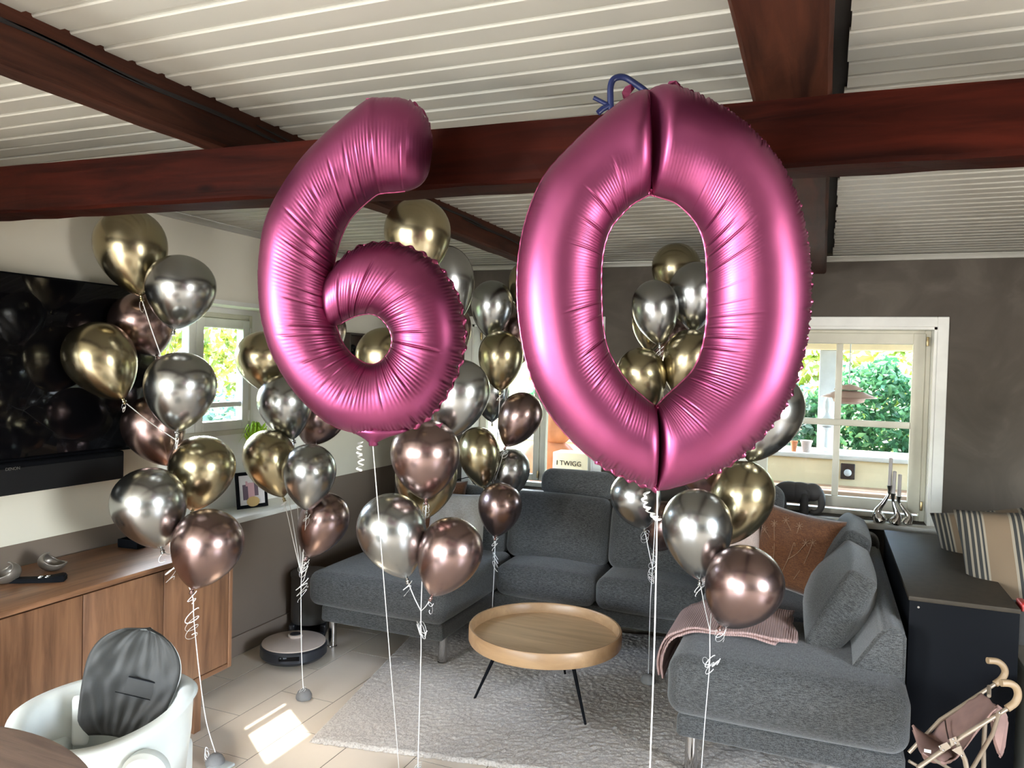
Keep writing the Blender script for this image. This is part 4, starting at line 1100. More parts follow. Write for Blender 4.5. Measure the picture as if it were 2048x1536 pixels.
# window sill things at the back
t = thing('elephant_figurine', 'dark wooden elephant figurine standing on the back window sill', 'figurine', (-.125, 4.745, .735))
def ell(bm, c, r, rot=None, seg=24):
    g = bmesh.ops.create_uvsphere(bm, u_segments=seg, v_segments=16, radius=1)['verts']
    bmesh.ops.scale(bm, vec=r, verts=g)
    if rot: bmesh.ops.rotate(bm, cent=(0, 0, 0), matrix=Matrix.Rotation(rot, 3, 'Y'), verts=g)
    bmesh.ops.translate(bm, vec=c, verts=g)
V0 = bmesh.new(); ell(V0, (-.04, 0, .122), (.090, .048, .060)); ell(V0, (.015, 0, .122), (.090, .048, .060)); ell(V0, (.082, 0, .128), (.056, .040, .052))
o = obj('body', V0, M['elephant'], t, True)
for (x_, y_) in ((-.078, -.024), (-.078, .024), (.04, -.03), (.04, .024)): lathe('leg', [(0, 0), (.023, 0), (.024, .004), (.0225, .06), (.023, .118), (.010, .13), (0, .134)], M['elephant'], t, 20, (x_, y_, 0))
tube('trunk', spline([(.115, 0, .135), (.130, 0, .10), (.134, 0, .06), (.122, 0, .026), (.098, 0, .014), (.075, 0, .02)], 24), list(np.linspace(.026, .010, 24)), M['elephant'], t, 16)
for s in (-1, 1): lathe('ear', [(0, -.004), (.022, -.003), (.022, .003), (0, .004)], M['elephant'], t, 20, (.052, s * .038, .125), Matrix.Rotation(PI / 2, 4, 'X'))
def candle_holder(p_base, p_top, bend, label, r0, clabel, ch, ctilt):
    tt = thing('candle_holder', label, 'candle holder', tuple(p_base))
    d = Vector(p_top) - Vector(p_base)
    pts = spline([(0, 0, .0), (bend * .5, 0, d.z * .12), (bend, 0, d.z * .3), (d.x * .5 + bend * .2, 0, d.z * .58), (d.x, 0, d.z * .82), (d.x, 0, d.z)], 30)
    rr = np.interp(np.linspace(0, 1, 30), [0, .1, .25, .5, .75, .88, 1], [r0 * 1.2, r0 * 1.5, r0 * 1.3, .014, .008, .012, .015])
    tube('stem', pts, list(rr), M['chrome'], tt, 20, .9)
    cc = bpy.data.objects.new('taper_candle', None)
    o = lathe('taper_candle', [(0, 0), (.0095, 0), (.0095, ch), (.006, ch + .003), (0, ch + .004)], M['candle'], None, 16)
    o.location = Vector(p_base) + Vector((d.x, 0, d.z - .006)); o.rotation_euler = (0, ctilt, 0)
    tag(o, clabel, 'candle')
candle_holder((.315, 4.675, .735), (.350, 4.675, .945), -.02, 'tallest twisted chrome candle holder on the back sill', .026, 'grey taper candle in the tallest candle holder', .155, math.radians(0.5))
candle_holder((.378, 4.66, .735), (.368, 4.66, .905), .014, 'middle twisted chrome candle holder on the back sill', .024, 'grey taper candle in the middle candle holder', .125, math.radians(1.5))
candle_holder((.440, 4.70, .735), (.400, 4.70, .885), .012, 'shortest twisted chrome candle holder next to the window hinge', .022, 'grey taper candle in the shortest candle holder', .125, math.radians(.5))
o = tube('black_cable', spline([ony(905, 962, 4.66), ony(925, 957, 4.66), ony(938, 955, 4.66), ony(946, 965, 4.66), (-2.13, 4.66, .738)], 20), .003, M['black'], None, 6)
tag(o, 'thin black cable lying on the middle window sill', 'cable')

# hook on the cross beam
hk = 1.615
t = thing('navy_hook', 'navy blue bent plastic hook sitting on top of the cross beam', 'hook', tuple(at(1222, 226, hk)))
L0 = np.array(t.location)
def HK(pts): return [at(x, y, hk) - L0 for x, y in pts]
tube('hook_arm', spline(HK([(1222, 222), (1221, 200), (1221, 175), (1226, 160), (1238, 154), (1252, 156), (1268, 166), (1288, 180), (1300, 192)]), 40), .0068, M['blue'], t, 14)
tube('hook_tail', HK([(1187, 195), (1218, 211)]), .0045, M['blue'], t, 10)
tube('hook_foot', HK([(1218, 211), (1205, 218), (1196, 226)]), .0062, M['blue'], t, 12)

# ================================================================== FOIL NUMBERS
def vplane(D):
    n = np.array([FW[0], FW[1], 0]); n /= np.linalg.norm(n)
    c0 = CAM + n * D
    return n, lambda x, y: (lambda d: CAM + d * (D / (d @ n)))(ray(x, y))
def foil_tube(name, pairs, D, parent, closed, depth_fn, wrink_fn, ns=1500, nt_=56, scallop=None, crease_gap=38, reach_=.4):
    n_, pv = vplane(D)
    P = spline(pairs, ns)
    O = np.array([pv(a[0], a[1]) for a in P]); I = np.array([pv(a[2], a[3]) for a in P])
    Cc = (O + I) / 2; Hf = (O - I) / 2; hl = np.linalg.norm(Hf, axis=1)
    Lo = np.concatenate([[0], np.cumsum(np.linalg.norm(np.diff(P[:, :2], axis=0), axis=1))])
    Li = np.concatenate([[0], np.cumsum(np.linalg.norm(np.diff(P[:, 2:4], axis=0), axis=1))])
    Lc = (Lo + Li) / 2
    rs = np.random.default_rng(11)
    # deep creases along the inner edge
    cr = []; pos = 10.0
    while pos < Lc[-1]:
        cr.append((pos, rs.uniform(.35, 1.0), rs.uniform(reach_ - .55, reach_ + .1))); pos += crease_gap * rs.uniform(.5, 1.5)
    co = []; pos = 5.0
    while pos < Lo[-1]:
        co.append((pos, rs.uniform(.3, 1.0), rs.uniform(.62, .86))); pos += 24 * rs.uniform(.6, 1.6)
    verts = np.zeros((ns, nt_, 3))
    th = 2 * PI * np.arange(nt_) / nt_
    ct, st_ = np.cos(th), np.sin(th)
    for i in range(ns):
        u = i / (ns - 1); s = Lc[i]
        k = depth_fn(u, s)
        w_in, w_out = wrink_fn(u)
        dep = hl[i] * .86 * k
        x = ct.copy()                         # +1 = outer seam, -1 = inner seam
        y = np.sign(st_) * np.abs(st_) ** 1.12
        # ripples radiating from the inner side
        env = np.clip((reach_ - ct) / .3, 0, 1) * np.clip((ct + 1.0) / .35, 0, 1)
        rip = .00038 * math.sin(2 * PI * s / 7.2) * (.6 + .4 * math.sin(s / 23)) * env * w_in
        rip2 = 0
        for (p, a, reach) in cr:
            dd = abs(s - p)
            if dd < 12:
                e2 = np.clip((reach - ct) / .25, 0, 1) * np.clip((ct + 1.02) / .1, 0, 1)
                rip2 = rip2 - a * .0032 * math.exp(-(dd / 1.9) ** 2) * e2 * w_in + a * .0006 * math.exp(-((dd - 5) / 3) ** 2) * e2 * w_in
        eo = 0; so_ = Lo[i]
        for (p, a, reach) in co:
            dd = abs(so_ - p)
            if dd < 14:
                e3 = np.clip((ct - reach) / .14, 0, 1)
                eo = eo - a * .0042 * math.exp(-(dd / 3.2) ** 2) * e3 * w_out
        envo = np.clip((ct - .72) / .2, 0, 1)
        rip_o = .0009 * math.sin(2 * PI * so_ / 7.5) * envo * w_out
        disp = rip + rip2 + eo + rip_o
        hv = Hf[i] / max(hl[i], 1e-6)
        edge_w = (.0030 * math.sin(2 * PI * so_ / 25 + 2 * math.sin(so_ / 60)) * np.clip((ct - .9) / .1, 0, 1) * w_out)
        q = Cc[i] + np.outer(x * hl[i] + edge_w + disp * ct * .8, hv) + np.outer(-(y * dep) - disp * np.sign(st_) * np.abs(st_) ** .6, n_)
        verts[i] = q
    V = verts.reshape(-1, 3); F = []
    rng_i = ns if closed else ns - 1
    ii = np.arange(rng_i); jj = np.arange(nt_)
    a = (ii[:, None] * nt_ + jj[None]); b = (ii[:, None] * nt_ + (jj[None] + 1) % nt_)
    i2 = (ii + 1) % ns
    c = (i2[:, None] * nt_ + (jj[None] + 1) % nt_); d = (i2[:, None] * nt_ + jj[None])
    Fq = np.stack([a, d, c, b], -1).reshape(-1, 4)
    faces = [tuple(map(int, q)) for q in Fq]
    if not closed: faces += [tuple(range(nt_)), tuple(range((ns - 1) * nt_, ns * nt_))[::-1]]
    me = bpy.data.meshes.new(name); org = Vector(parent.location)
    me.from_pydata([tuple(p - np.array(org)) for p in V], [], faces); me.update()
    bm = bmesh.new(); bm.from_mesh(me); bmesh.ops.recalc_face_normals(bm, faces=bm.faces); bm.to_mesh(me); bm.free()
    o = link_mesh(name, me, M['pink'], parent, True)
    # welded seam flange along the outer edge
    V = []; F = []; m2 = 0
    for i in range(0, ns, 2):
        hv = Hf[i] / max(hl[i], 1e-6); so_ = Lo[i]
        w_out = wrink_fn(i / (ns - 1))[1]
        fw_ = (.0012 + .0023 * min(1, w_out)) + .0025 * math.sin(2 * PI * so_ / 27) * w_out + .0010 * math.sin(so_ / 5) * w_out
        if P[i, 1] > 860 and 690 < P[i, 0] < 830: w_out = 0; fw_ = .0005
        wob = .0035 * math.sin(2 * PI * so_ / 19 + math.sin(so_ / 33)) * w_out
        base_ = O[i]; 
        for dn, ex in ((-.0006, 0), (.0006, 0)):
            V.append(base_ - hv * .003 + n_ * dn - np.array(org)); V.append(base_ + hv * max(.0012, fw_) + n_ * (dn + wob) - np.array(org))
        m2 += 1
    for i in range(m2 - (0 if closed else 1)):
        a = i * 4; b = ((i + 1) % m2) * 4
        F += [(a, a + 1, b + 1, b), (a + 2, b + 2, b + 3, a + 3), (a + 1, a + 3, b + 3, b + 1)]
    pyobj('seam_edge', V, F, M['foil_edge'], parent, True)
    V = []; F = []; k0, k1 = (0, ns) if closed else (int(ns * .10), int(ns * .93)); m3 = 0
    for i in range(k0, k1, 3):
        hv = Hf[i] / max(hl[i], 1e-6)
        for dn in (-.0005, .0005):
            V.append(I[i] + hv * .002 + n_ * dn - np.array(org)); V.append(I[i] - hv * .0022 + n_ * (dn + .0006 * math.sin(i * .21)) - np.array(org))
        m3 += 1
    for i in range(m3 - (0 if closed else 1)):
        a = i * 4; b = ((i + 1) % m3) * 4
        F += [(a, a + 1, b + 1, b), (a + 2, b + 2, b + 3, a + 3), (a + 1, a + 3, b + 3, b + 1)]
    pyobj('seam_edge', V, F, M['foil_edge'], parent, True)
    return o
# --- six
D6 = 1.66
six = thing('foil_number_balloon', 'pink satin foil balloon in the shape of a six', 'balloon', tuple(at(740, 600, D6)))
pairs6 = [(865, 288, 864, 305), (860, 252, 857, 345), (848, 226, 842, 368), (828, 208, 818, 380), (800, 198, 792, 384), (765, 198, 768, 386), (735, 203, 748, 393), (665, 258, 705, 432), (605, 318, 685, 468), (556, 390, 672, 510), (530, 450, 665, 545),
          (519, 520, 663, 580), (518, 580, 664, 620), (525, 645, 672, 652), (545, 710, 684, 684), (588, 782, 702, 708), (645, 838, 722, 723), (695, 862, 735, 728), (752, 868, 748, 729), (812, 860, 760, 724), (858, 835, 770, 715), (900, 778, 780, 700),
          (925, 712, 784, 682), (929, 655, 781, 664), (918, 600, 772, 648), (897, 558, 758, 634), (866, 522, 742, 628), (825, 498, 726, 629), (780, 486, 712, 632), (730, 490, 700, 637), (695, 508, 688, 643), (668, 535, 676, 650), (650, 560, 662, 655), (642, 575, 655, 650)]
def dep6(u, s):
    a = min(1, (u / .09)) ** .42 if u < .09 else 1
    e = 1 - max(0, (u - .955) / .045) ** 2 * .75
    return a * max(.2, e) + .0
def wr6(u):
    if u < .05: return (.9, 1.9)
    if u < .10: return (.4, 1.2)
    if u < .17: return (.8, .2)
    if u < .33: return (1.0, .05)
    if u < .52: return (1.0, .12)
    if u < .95: return (1.0, 1.0)
    return (.3, .8)
foil_tube('foil_body', pairs6, D6, six, False, dep6, wr6)
n6, pv6 = vplane(D6)
L6 = np.array(six.location)
def blob(name, px, D, hd, parent, m):
    """flattened, gathered foil neck following half widths px = (y, x0, x1)"""
    n_, pv = vplane(D); V = []; F = []; k = 24
    org = np.array(parent.location)
    for (y, x0, x1, h) in px:
        a, b = pv(x0, y), pv(x1, y); c = (a + b) / 2; hf = (b - a) / 2
        for i in range(k):
            t_ = 2 * PI * i / k; w_ = 1 + .07 * math.sin(5 * t_ + y)
            V.append(c + hf * math.cos(t_) * w_ - n_ * h * hd * math.sin(t_) * w_ - org)
    for j in range(len(px) - 1):
        for i in range(k): q = (i + 1) % k; F.append((j * k + i, j * k + q, (j + 1) * k + q, (j + 1) * k + i))
    F.append(tuple(range(k))); F.append(tuple(range((len(px) - 1) * k, len(px) * k)))
    bm = bmesh.new(); bv = [bm.verts.new(p) for p in V]
    for q in F: bm.faces.new([bv[i] for i in q])
    return obj(name, bm, m, parent, True)
blob('filling_neck', [(846, 715, 795, .12), (852, 702, 812, .35), (860, 698, 820, .52), (866, 710, 806, .5), (873, 724, 780, .38), (880, 733, 763, .28), (885, 738, 755, .22), (889, 737, 757, .2), (892, 739, 754, .1)], D6, .055, six, M['pink'])
def tab(px, D, parent):
    n_, pv = vplane(D); org = np.array(parent.location); k = len(px)
    V = [pv(x, y) - org + n_ * .0015 * math.sin(i * 2.1) for i, (x, y) in enumerate(px)] + [pv(x, y) - org + n_ * (.0015 + .0015 * math.sin(i * 2.1)) for i, (x, y) in enumerate(px)]
    pyobj('hanging_tab', V, [tuple(range(k)), tuple(range(k, 2 * k))[::-1]] + [(i, (i + 1) % k, k + (i + 1) % k, k + i) for i in range(k)], M['foil_edge'], parent)
tab([(735, 207), (731, 197), (738, 196), (745, 199), (750, 198), (748, 204)], D6, six)
tab([(836, 224), (840, 214), (846, 218), (846, 234)], D6, six)
tab([(868, 850), (886, 846), (880, 856), (872, 850)], D6, six)
# --- zero
D0 = 1.36
zero = thing('foil_number_balloon', 'pink satin foil balloon in the shape of a zero', 'balloon', tuple(at(1318, 580, D0)))
right = [(1299, 182, 1301, 389), (1318, 172, 1307, 391), (1345, 174, 1318, 394), (1400, 194, 1352, 406), (1460, 228, 1384, 435), (1515, 275, 1402, 465), (1562, 335, 1411, 500), (1594, 405, 1414, 540), (1612, 485, 1415, 575), (1619, 565, 1415, 610), (1615, 650, 1413, 650),
         (1600, 730, 1405, 695), (1572, 805, 1388, 737), (1528, 868, 1362, 766), (1470, 920, 1335, 790), (1410, 954, 1322, 803), (1350, 974, 1316, 809), (1317, 980, 1313, 812)]
left = [(1308, 978, 1311, 812), (1290, 972, 1304, 808), (1245, 953, 1290, 797), (1190, 922, 1262, 772), (1133, 870, 1236, 738), (1088, 810, 1216, 700), (1058, 742, 1206, 655), (1041, 665, 1203, 610), (1034, 585, 1202, 570), (1038, 505, 1203, 530),
        (1056, 425, 1209, 490), (1090, 350, 1222, 455), (1148, 285, 1242, 430), (1210, 228, 1265, 408), (1262, 190, 1284, 397), (1290, 180, 1297, 390)]
pairs0 = right + left
def px_of_u(u): return u * (len(pairs0) - 1)
def dep0(u, s):
    k = px_of_u(u); N_ = len(pairs0) - 1
    d = min(abs(k - 0), abs(N_ - k) + .5, abs(k - 17.5))
    return .12 + .88 * (1 - (1 - min(1, d / 2.2)) ** 2.2) ** .6
def wr0(u):
    k = px_of_u(u)
    a = math.exp(-((k - 5.2) / 2.0) ** 2) + math.exp(-((k - 12.2) / 2.0) ** 2) + math.exp(-((k - 22.5) / 2.2) ** 2) + math.exp(-((k - 28.8) / 2.0) ** 2)
    b = 1.0 if (2 < k < 15) else .08
    if 17 < k < 21: b = .9
    return (min(1, a + .08), b)
foil_tube('foil_body', pairs0, D0, zero, True, dep0, wr0, ns=1700, reach_=-.05, crease_gap=46)
tab([(1337, 178), (1333, 172), (1338, 163), (1352, 161), (1361, 168), (1362, 180), (1368, 190), (1350, 186)], D0 + .002, zero)
tab([(1246, 196), (1244, 184), (1250, 174), (1262, 168), (1270, 176), (1262, 186), (1252, 198)], D0 + .002, zero)
def crinkle(name, px0, px1, wdt, D, parent):
    n_, pv = vplane(D); org = np.array(parent.location); V = []; F = []; n = 40; k = 6
    rs = np.random.default_rng(3)
    for i in range(n + 1):
        u = i / n; c = pv(px0[0] + (px1[0] - px0[0]) * u, px0[1] + (px1[1] - px0[1]) * u)
        for j in range(k + 1):
            v = -1 + 2 * j / k
            V.append(c + _r0 * v * wdt + n_ * rs.uniform(-.003, .003) - org)
    for i in range(n):
        for j in range(k): a = i * (k + 1) + j; F.append((a, a + 1, a + k + 2, a + k + 1))
    pyobj(name, V, F, M['foil_edge'], parent, False)
crinkle('pinched_seam', (1301, 240), (1303, 390), .0055, D0 - .012, zero)
crinkle('pinched_seam', (1313, 810), (1312, 975), .0045, D0 - .012, zero)

# ================================================================== LATEX BALLOONS AND RIBBONS
TEAR = []
for j in range(25):
    ph = PI * j / 24; TEAR.append((math.sin(ph) * ((1 + math.cos(ph)) / 2) ** .24, math.cos(ph)))
rm = max(r for r, z in TEAR); TEAR = [(r / rm, z) for r, z in TEAR]
def curl_pts(p, r, turns, drop, ph=0):
    return [np.array(p) + np.array([r * math.cos(a) * (1 - .25 * a / (2 * PI * turns)), r * .6 * math.sin(a * 1.07 + ph), -drop * a / (2 * PI * turns) + r * .9 * math.sin(a + ph)]) for a in np.linspace(0, 2 * PI * turns, int(16 * turns))]
RB = .0019
def balloon(col, apex, knot, wpx, D, cluster, label, tie=None, dz=1, curl=True):
    A = at(apex[0], apex[1], D); K = at(knot[0], knot[1], D)
    W = wpx * D / FPX; La = np.linalg.norm(A - K); Lt = 1.22 * W
    if La < Lt:
        off = math.sqrt(Lt * Lt - La * La) * .85
        cdir = (A + K) / 2 - CAM; cdir /= np.linalg.norm(cdir)
        K = K + cdir * off * .5 * dz; A = A - cdir * off * .5 * dz
    ax = Vector(A - K); L = ax.length; ax.normalize()
    t_ = thing('latex_balloon', label, 'balloon', tuple(K), group='chrome balloons of the ' + cluster)
    rot = ax.to_track_quat('Z', 'Y').to_matrix().to_4x4()
    prof = [(r * W / 2, (z + 1) / 2 * L * .975 + L * .025) for r, z in TEAR][::-1]
    prof[0] = (W * .012, prof[0][1]); prof = [(W * .030, -.012), (W * .034, -.009), (W * .014, -.002), (W * .016, .0)] + prof[1:]
    # neck fillet
    n = 40
    o = lathe('skin', prof, M[col], t_, n, (0, 0, 0), rot)
    for p in o.data.polygons: p.use_smooth = True
    o2 = lathe('knot', [(W * .02, -.006), (W * .032, -.003), (W * .032, .002), (W * .02, .005)], M[col], t_, 14, (0, 0, 0), rot)
    geos = []
    if tie is not None:
        T = np.array(tie) - K
        m_ = T * .5 + np.array([0, 0, -.006])
        geos.append(tube_geo(spline([np.zeros(3), m_, T], 10), RB, 5, .45))
    if curl:
        r_ = random.uniform(.012, .02)
        geos.append(tube_geo(curl_pts(np.array([0, 0, -.012]), r_, random.choice([1.2, 1.6, 2.1]), random.uniform(.02, .05), random.uniform(0, 6)), .0014, 5, .4))
    if geos: multi('ribbon', geos, M['ribbon'], t_)
    return t_
def string(label, pts, curls=(), rad=RB, extra=()):
    """main ribbon, pts in room coordinates"""
    P = [np.array(p) for p in pts]
    t_ = thing('balloon_ribbon', label, 'ribbon', tuple(P[-1]))
    o_ = np.array(t_.location)
    tube('ribbon_line', spline([p - o_ for p in P], 8 * len(P)), rad, M['ribbon'], t_, 5, .5)
    for (c, r, tn, dr) in curls:
        tube('ribbon_curl', spline(curl_pts(np.array(c) - o_, r, tn, dr, random.uniform(0, 6)), int(24 * tn)), .0019, M['ribbon'], t_, 5, .35)
    return t_

LC = 'left cluster by the television'
ta = at(352, 880, 2.97); ta0 = at(326, 722, 3.05); ta1 = at(342, 1108, 2.95); ta2 = at(385, 1192, 2.9)
balloon('gold', (247, 420), (283, 597), 137, 3.03, LC, 'gold chrome balloon at the top of the cluster by the television', ta0)
balloon('silver', (372, 514), (347, 664), 133, 2.95, LC, 'silver chrome balloon beside the topmost gold one, in front of the left window', ta0)
balloon('mauve', (262, 588), (316, 716), 124, 3.201, LC, 'mauve chrome balloon tucked behind the topmost gold and silver ones by the television', ta0)
balloon('gold', (166, 652), (248, 803), 134, 2.999, LC, 'gold chrome balloon furthest left in front of the television screen', ta)
balloon('silver', (366, 706), (354, 869), 137, 2.88, LC, 'silver chrome balloon below the left window frame in the television cluster', ta)
balloon('mauve', (285, 795), (338, 935), 118, 3.15, LC, 'mauve chrome balloon in front of the lower right corner of the television', ta)
balloon('gold', (418, 873), (384, 1026), 127, 3.034, LC, 'gold chrome balloon left of the framed photograph', ta1)
balloon('silver', (279, 940), (325, 1102), 142, 2.846, LC, 'silver chrome balloon overlapping the end of the soundbar', ta1)
balloon('mauve', (437, 1022), (384, 1182), 138, 2.83, LC, 'mauve chrome balloon lowest in the television cluster', ta2)
pa = [ta0, ta, at(341, 1000, 2.96), ta1, at(366, 1150, 2.93), ta2, at(388, 1240, 2.92), at(398, 1340, 2.92), at(412, 1440, 2.92), (-2.094, 2.262, .05)]
string('white ribbon of the television cluster, ending at the edge weight', pa, [(ta0 - [0, 0, .01], .022, 1.5, .03), (ta1 - [0, 0, .05], .02, 2, .06), (at(384, 1225, 2.9), .022, 3.2, .10), (at(414, 1500, 2.92), .012, 3, .04)])

BC = 'second cluster in front of the sill'
tb = at(603, 1150, 3.5)
balloon('gold', (514, 664), (545, 790), 108, 3.62, BC, 'gold chrome balloon touching the left side of the foil 6', tb)
balloon('silver', (558, 750), (588, 882), 107, 3.509, BC, 'silver chrome balloon partly covered by the lower left curve of the 6', tb)
balloon('mauve', (662, 790), (612, 892), 98, 3.708, BC, 'brown mauve chrome balloon peeping out below the 6 over the white wall', tb)
balloon('gold', (520, 862), (568, 998), 103, 3.436, BC, 'gold chrome balloon in front of the framed photograph', tb)
balloon('silver', (622, 888), (613, 1025), 106, 3.353, BC, 'silver chrome balloon above the copper one over the window sill end', tb)
balloon('mauve', (672, 990), (612, 1118), 98, 3.484, BC, 'copper pink chrome balloon above the vacuum dock', tb)
balloon('mauve', (640, 612), (650, 730), 96, 3.8, BC, 'mauve chrome balloon showing only as a sliver inside the loop of the 6', tb, curl=False)
string('white ribbon running down in front of the robot vacuum', [tb, at(602, 1200, 3.5), at(603, 1300, 3.5), at(606, 1370, 3.5), (-2.155, 2.88, .05)], [(at(606, 1130, 3.5), .028, 2.2, .05), (at(604, 1165, 3.5), .024, 2.5, .07), (at(605, 1378, 3.5), .012, 3, .03)])

CC = 'centre cluster below the 6'
tc_ = at(842, 1222, 2.9)
balloon('gold', (833, 398), (838, 566), 133, 2.58, CC, 'gold chrome balloon under the cross beam between 6 and 0', at(860, 800, 3.0), curl=False)
balloon('silver', (872, 492), (915, 650), 118, 3.11, CC, 'silver chrome balloon just below the gold one under the beam', at(880, 850, 3.0), curl=False)
balloon('mauve', (893, 600), (895, 740), 98, 3.261, CC, 'mauve chrome balloon showing as a sliver at the right edge of the 6', at(880, 860, 3.0), curl=False)
balloon('gold', (766, 655), (775, 800), 116, 3.1, CC, 'gold chrome balloon seen through the hole of the 6', at(860, 850, 3.0), curl=False)
balloon('silver', (940, 722), (884, 884), 122, 3, CC, 'silver chrome balloon against the lower right curve of the 6', at(860, 900, 2.98))
balloon('gold', (858, 890), (845, 1044), 124, 3.068, CC, 'gold chrome balloon almost hidden behind the big mauve one', at(850, 1150, 2.95), curl=False)
balloon('mauve', (850, 842), (852, 1004), 138, 2.852, CC, 'large mauve chrome balloon right below the foot of the 6', at(847, 1100, 2.93))
balloon('silver', (762, 990), (815, 1161), 137, 2.86, CC, 'silver chrome balloon in front of the left chaise', tc_)
balloon('mauve', (927, 1040), (862, 1196), 128, 2.82, CC, 'mauve chrome balloon in front of the chaise corner', tc_)
string('white ribbon dropping left of the coffee table', [at(853, 1005, 2.95), at(847, 1100, 2.93), tc_, at(842, 1300, 2.9), at(838, 1450, 2.9), at(836, 1525, 2.9), at(836, 1540, 2.9)], [(at(846, 1252, 2.9), .022, 2.5, .03), (at(838, 1250, 2.9), .016, 2, .02), (at(836, 1530, 2.9), .012, 2.5, .02)])
weight(float(onz(836, 1552, .02)[0]), float(onz(836, 1552, .02)[1]), 'grey domed balloon weight just outside the frame below the 6')

DC = 'back cluster behind the coffee table'
td = at(990, 1090, 4.3)
balloon('silver', (985, 561), (983, 682), 86, 4.314, DC, 'silver chrome balloon topmost of the back cluster between the numbers', at(1000, 800, 4.35), curl=False)
balloon('gold', (1062, 520), (1052, 640), 84, 4.389, DC, 'gold chrome balloon mostly hidden behind the left side of the 0', at(1010, 800, 4.4), curl=False)
balloon('mauve', (1046, 622), (1026, 740), 80, 4.48, DC, 'mauve chrome balloon behind the gold one beside the 0', at(1000, 800, 4.4), curl=False)
balloon('gold', (1003, 661), (1000, 786), 90, 4.236, DC, 'gold chrome balloon in front of the middle window, next to the 0', at(995, 870, 4.3))
balloon('silver', (980, 735), (984, 848), 76, 4.48, DC, 'pale chrome balloon half hidden behind the others before the middle window', at(992, 900, 4.35), curl=False)
balloon('mauve', (1062, 788), (1010, 896), 86, 4.25, DC, 'mauve chrome balloon touching the lower left of the 0', at(990, 960, 4.3))
balloon('gold', (950, 854), (969, 980), 84, 4.25, DC, 'gold chrome balloon above the beige waffle cushion', td)
balloon('silver', (1028, 897), (1008, 1004), 80, 4.38, DC, 'silver chrome balloon behind the small mauve one near the headrest', td)
balloon('mauve', (1007, 966), (990, 1077), 88, 4.15, DC, 'small mauve chrome balloon lowest in the back cluster', td)
tdz = (float(at(985, 1215, 4.2)[0]), 3.86, .02)
string('white ribbon vanishing behind the coffee table', [at(1000, 790, 4.3), at(992, 950, 4.35), td, at(988, 1150, 4.25), at(985, 1215, 4.2), tdz], [(at(991, 1110, 4.25), .022, 3, .07)])
weight(tdz[0], tdz[1], 'grey domed balloon weight hidden behind the coffee table')

EC = 'right back cluster seen through the 0'
te = at(1328, 770, 3.75); te2 = at(1305, 1135, 3.7)
balloon('gold', (1357, 487), (1345, 604), 96, 3.938, EC, 'gold chrome balloon highest inside the opening of the 0', te, curl=False)
balloon('silver', (1392, 524), (1386, 668), 102, 3.737, EC, 'silver chrome balloon at the right rim inside the 0', te)
balloon('silver', (1305, 560), (1319, 694), 93, 3.661, EC, 'silver chrome balloon in the middle of the opening of the 0', te)
balloon('gold', (1312, 590), (1298, 708), 84, 3.867, EC, 'gold chrome balloon peeping out below the silver one inside the 0', te, curl=False)
balloon('mauve', (1352, 630), (1330, 745), 88, 4.017, EC, 'mauve chrome balloon between the others inside the 0', te, curl=False)
balloon('gold', (1266, 698), (1308, 820), 97, 3.68, EC, 'gold chrome balloon low left inside the opening of the 0', te, curl=False)
balloon('gold', (1398, 662), (1348, 792), 102, 3.68, EC, 'gold chrome balloon low right inside the opening of the 0', te, curl=False)
balloon('silver', (1258, 945), (1290, 1062), 100, 3.62, EC, 'silver chrome balloon below the 0, before the grey back cushions', te2)
balloon('mauve', (1345, 1010), (1308, 1104), 90, 3.85, EC, 'mauve chrome balloon showing behind the ribbon below the 0', te2)
string('thin white ribbon ending at the weight on the rug', [te, at(1318, 900, 3.75), at(1310, 1050, 3.72), te2, at(1301, 1200, 3.72), at(1298, 1300, 3.74), (-.748, 3.712, .06)], [(at(1305, 1125, 3.7), .02, 2.5, .07), (at(1302, 1150, 3.7), .018, 2.5, .03)])

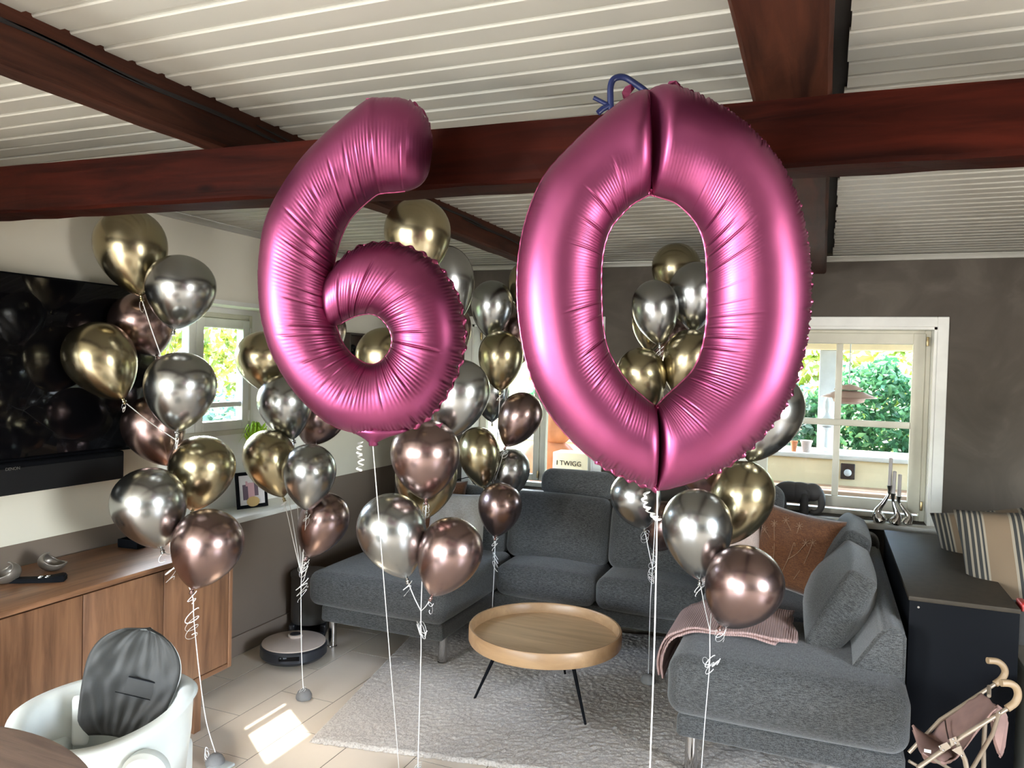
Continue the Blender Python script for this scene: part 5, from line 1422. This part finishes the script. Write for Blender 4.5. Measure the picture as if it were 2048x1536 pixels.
FC = 'front right cluster below the 0'
tf_ = at(1420, 1262, 2.8)
balloon('silver', (1568, 752), (1496, 928), 132, 3, FC, 'dark silver chrome balloon showing at the right of the 0 before the window', at(1440, 1080, 3.0), curl=False)
balloon('gold', (1508, 925), (1448, 1094), 124, 2.99, FC, 'gold chrome balloon beside the elephant figurine', at(1425, 1200, 2.9), curl=False)
balloon('mauve', (1400, 862), (1415, 1004), 120, 3.18, FC, 'dark mauve chrome balloon under the bottom edge of the 0', at(1425, 1200, 2.9), curl=False)
balloon('silver', (1390, 978), (1400, 1165), 138, 2.854, FC, 'large silver chrome balloon in front below the 0', tf_)
balloon('mauve', (1522, 1108), (1440, 1256), 152, 2.706, FC, 'large mauve chrome balloon above the pink throw', tf_)
string('white ribbon in front of the right chaise', [at(1440, 1080, 2.95), at(1425, 1200, 2.88), tf_, at(1419, 1330, 2.8), at(1410, 1440, 2.8), at(1403, 1536, 2.8), at(1402, 1560, 2.8), (float(onz(1401, 1590, .02)[0]), float(onz(1401, 1590, .02)[1]), .05)], [(at(1412, 1320, 2.8), .014, 1.2, .01), (at(1432, 1324, 2.8), .014, 1.2, .01), (at(1420, 1318, 2.8), .016, 2.0, .05)])
weight(float(onz(1401, 1590, .02)[0]), float(onz(1401, 1590, .02)[1]), 'grey domed balloon weight just outside the frame by the right chaise')
# ribbons of the two numbers
q6 = onz(803, 1600, .05); p6 = at(746, 892, D6); p0 = at(1315, 982, D0)
string('white ribbon hanging from the foot of the foil 6', [p6, p6 * .75 + q6 * .25, p6 * .5 + q6 * .5 + [0, 0, -.004], p6 * .25 + q6 * .75, q6], [], .0011)
string('thick white ribbon hanging from the foot of the foil 0', [p0, p0 + [.003, .0, -.3], p0 + [.0, 0, -.8], (p0[0], p0[1], .05)], [], .0015)
weight(float(q6[0]), float(q6[1]), 'grey domed balloon weight anchoring the six shaped balloon, just outside the frame')
weight(p0[0], p0[1], 'grey domed balloon weight straight under the zero shaped balloon')
def coil(name, label, pts_px, D, r, m=M['ribbon']):
    base = spline([at(x, y, D) for x, y in pts_px], 80)
    P = [b + r * math.cos(i * .5) * _r0 * (.5 + .5 * i / 80) + np.array([0, r * math.sin(i * .5), 0]) for i, b in enumerate(base)]
    return P
P = coil('', '', [(722, 884), (718, 900), (722, 920), (718, 942)], D6, .006)
o = tube('ribbon_curl', P, .0022, M['ribbon'], None, 5, .25); tag(o, 'short curled ribbon end hanging left of the foot of the 6', 'ribbon')
P = coil('', '', [(1295, 985), (1288, 1000), (1296, 1018), (1308, 1032), (1316, 1040)], D0, .006)
o = tube('ribbon_curl', P, .0026, M['ribbon'], None, 5, .25); tag(o, 'zigzag curled ribbon end below the foot of the 0', 'ribbon')
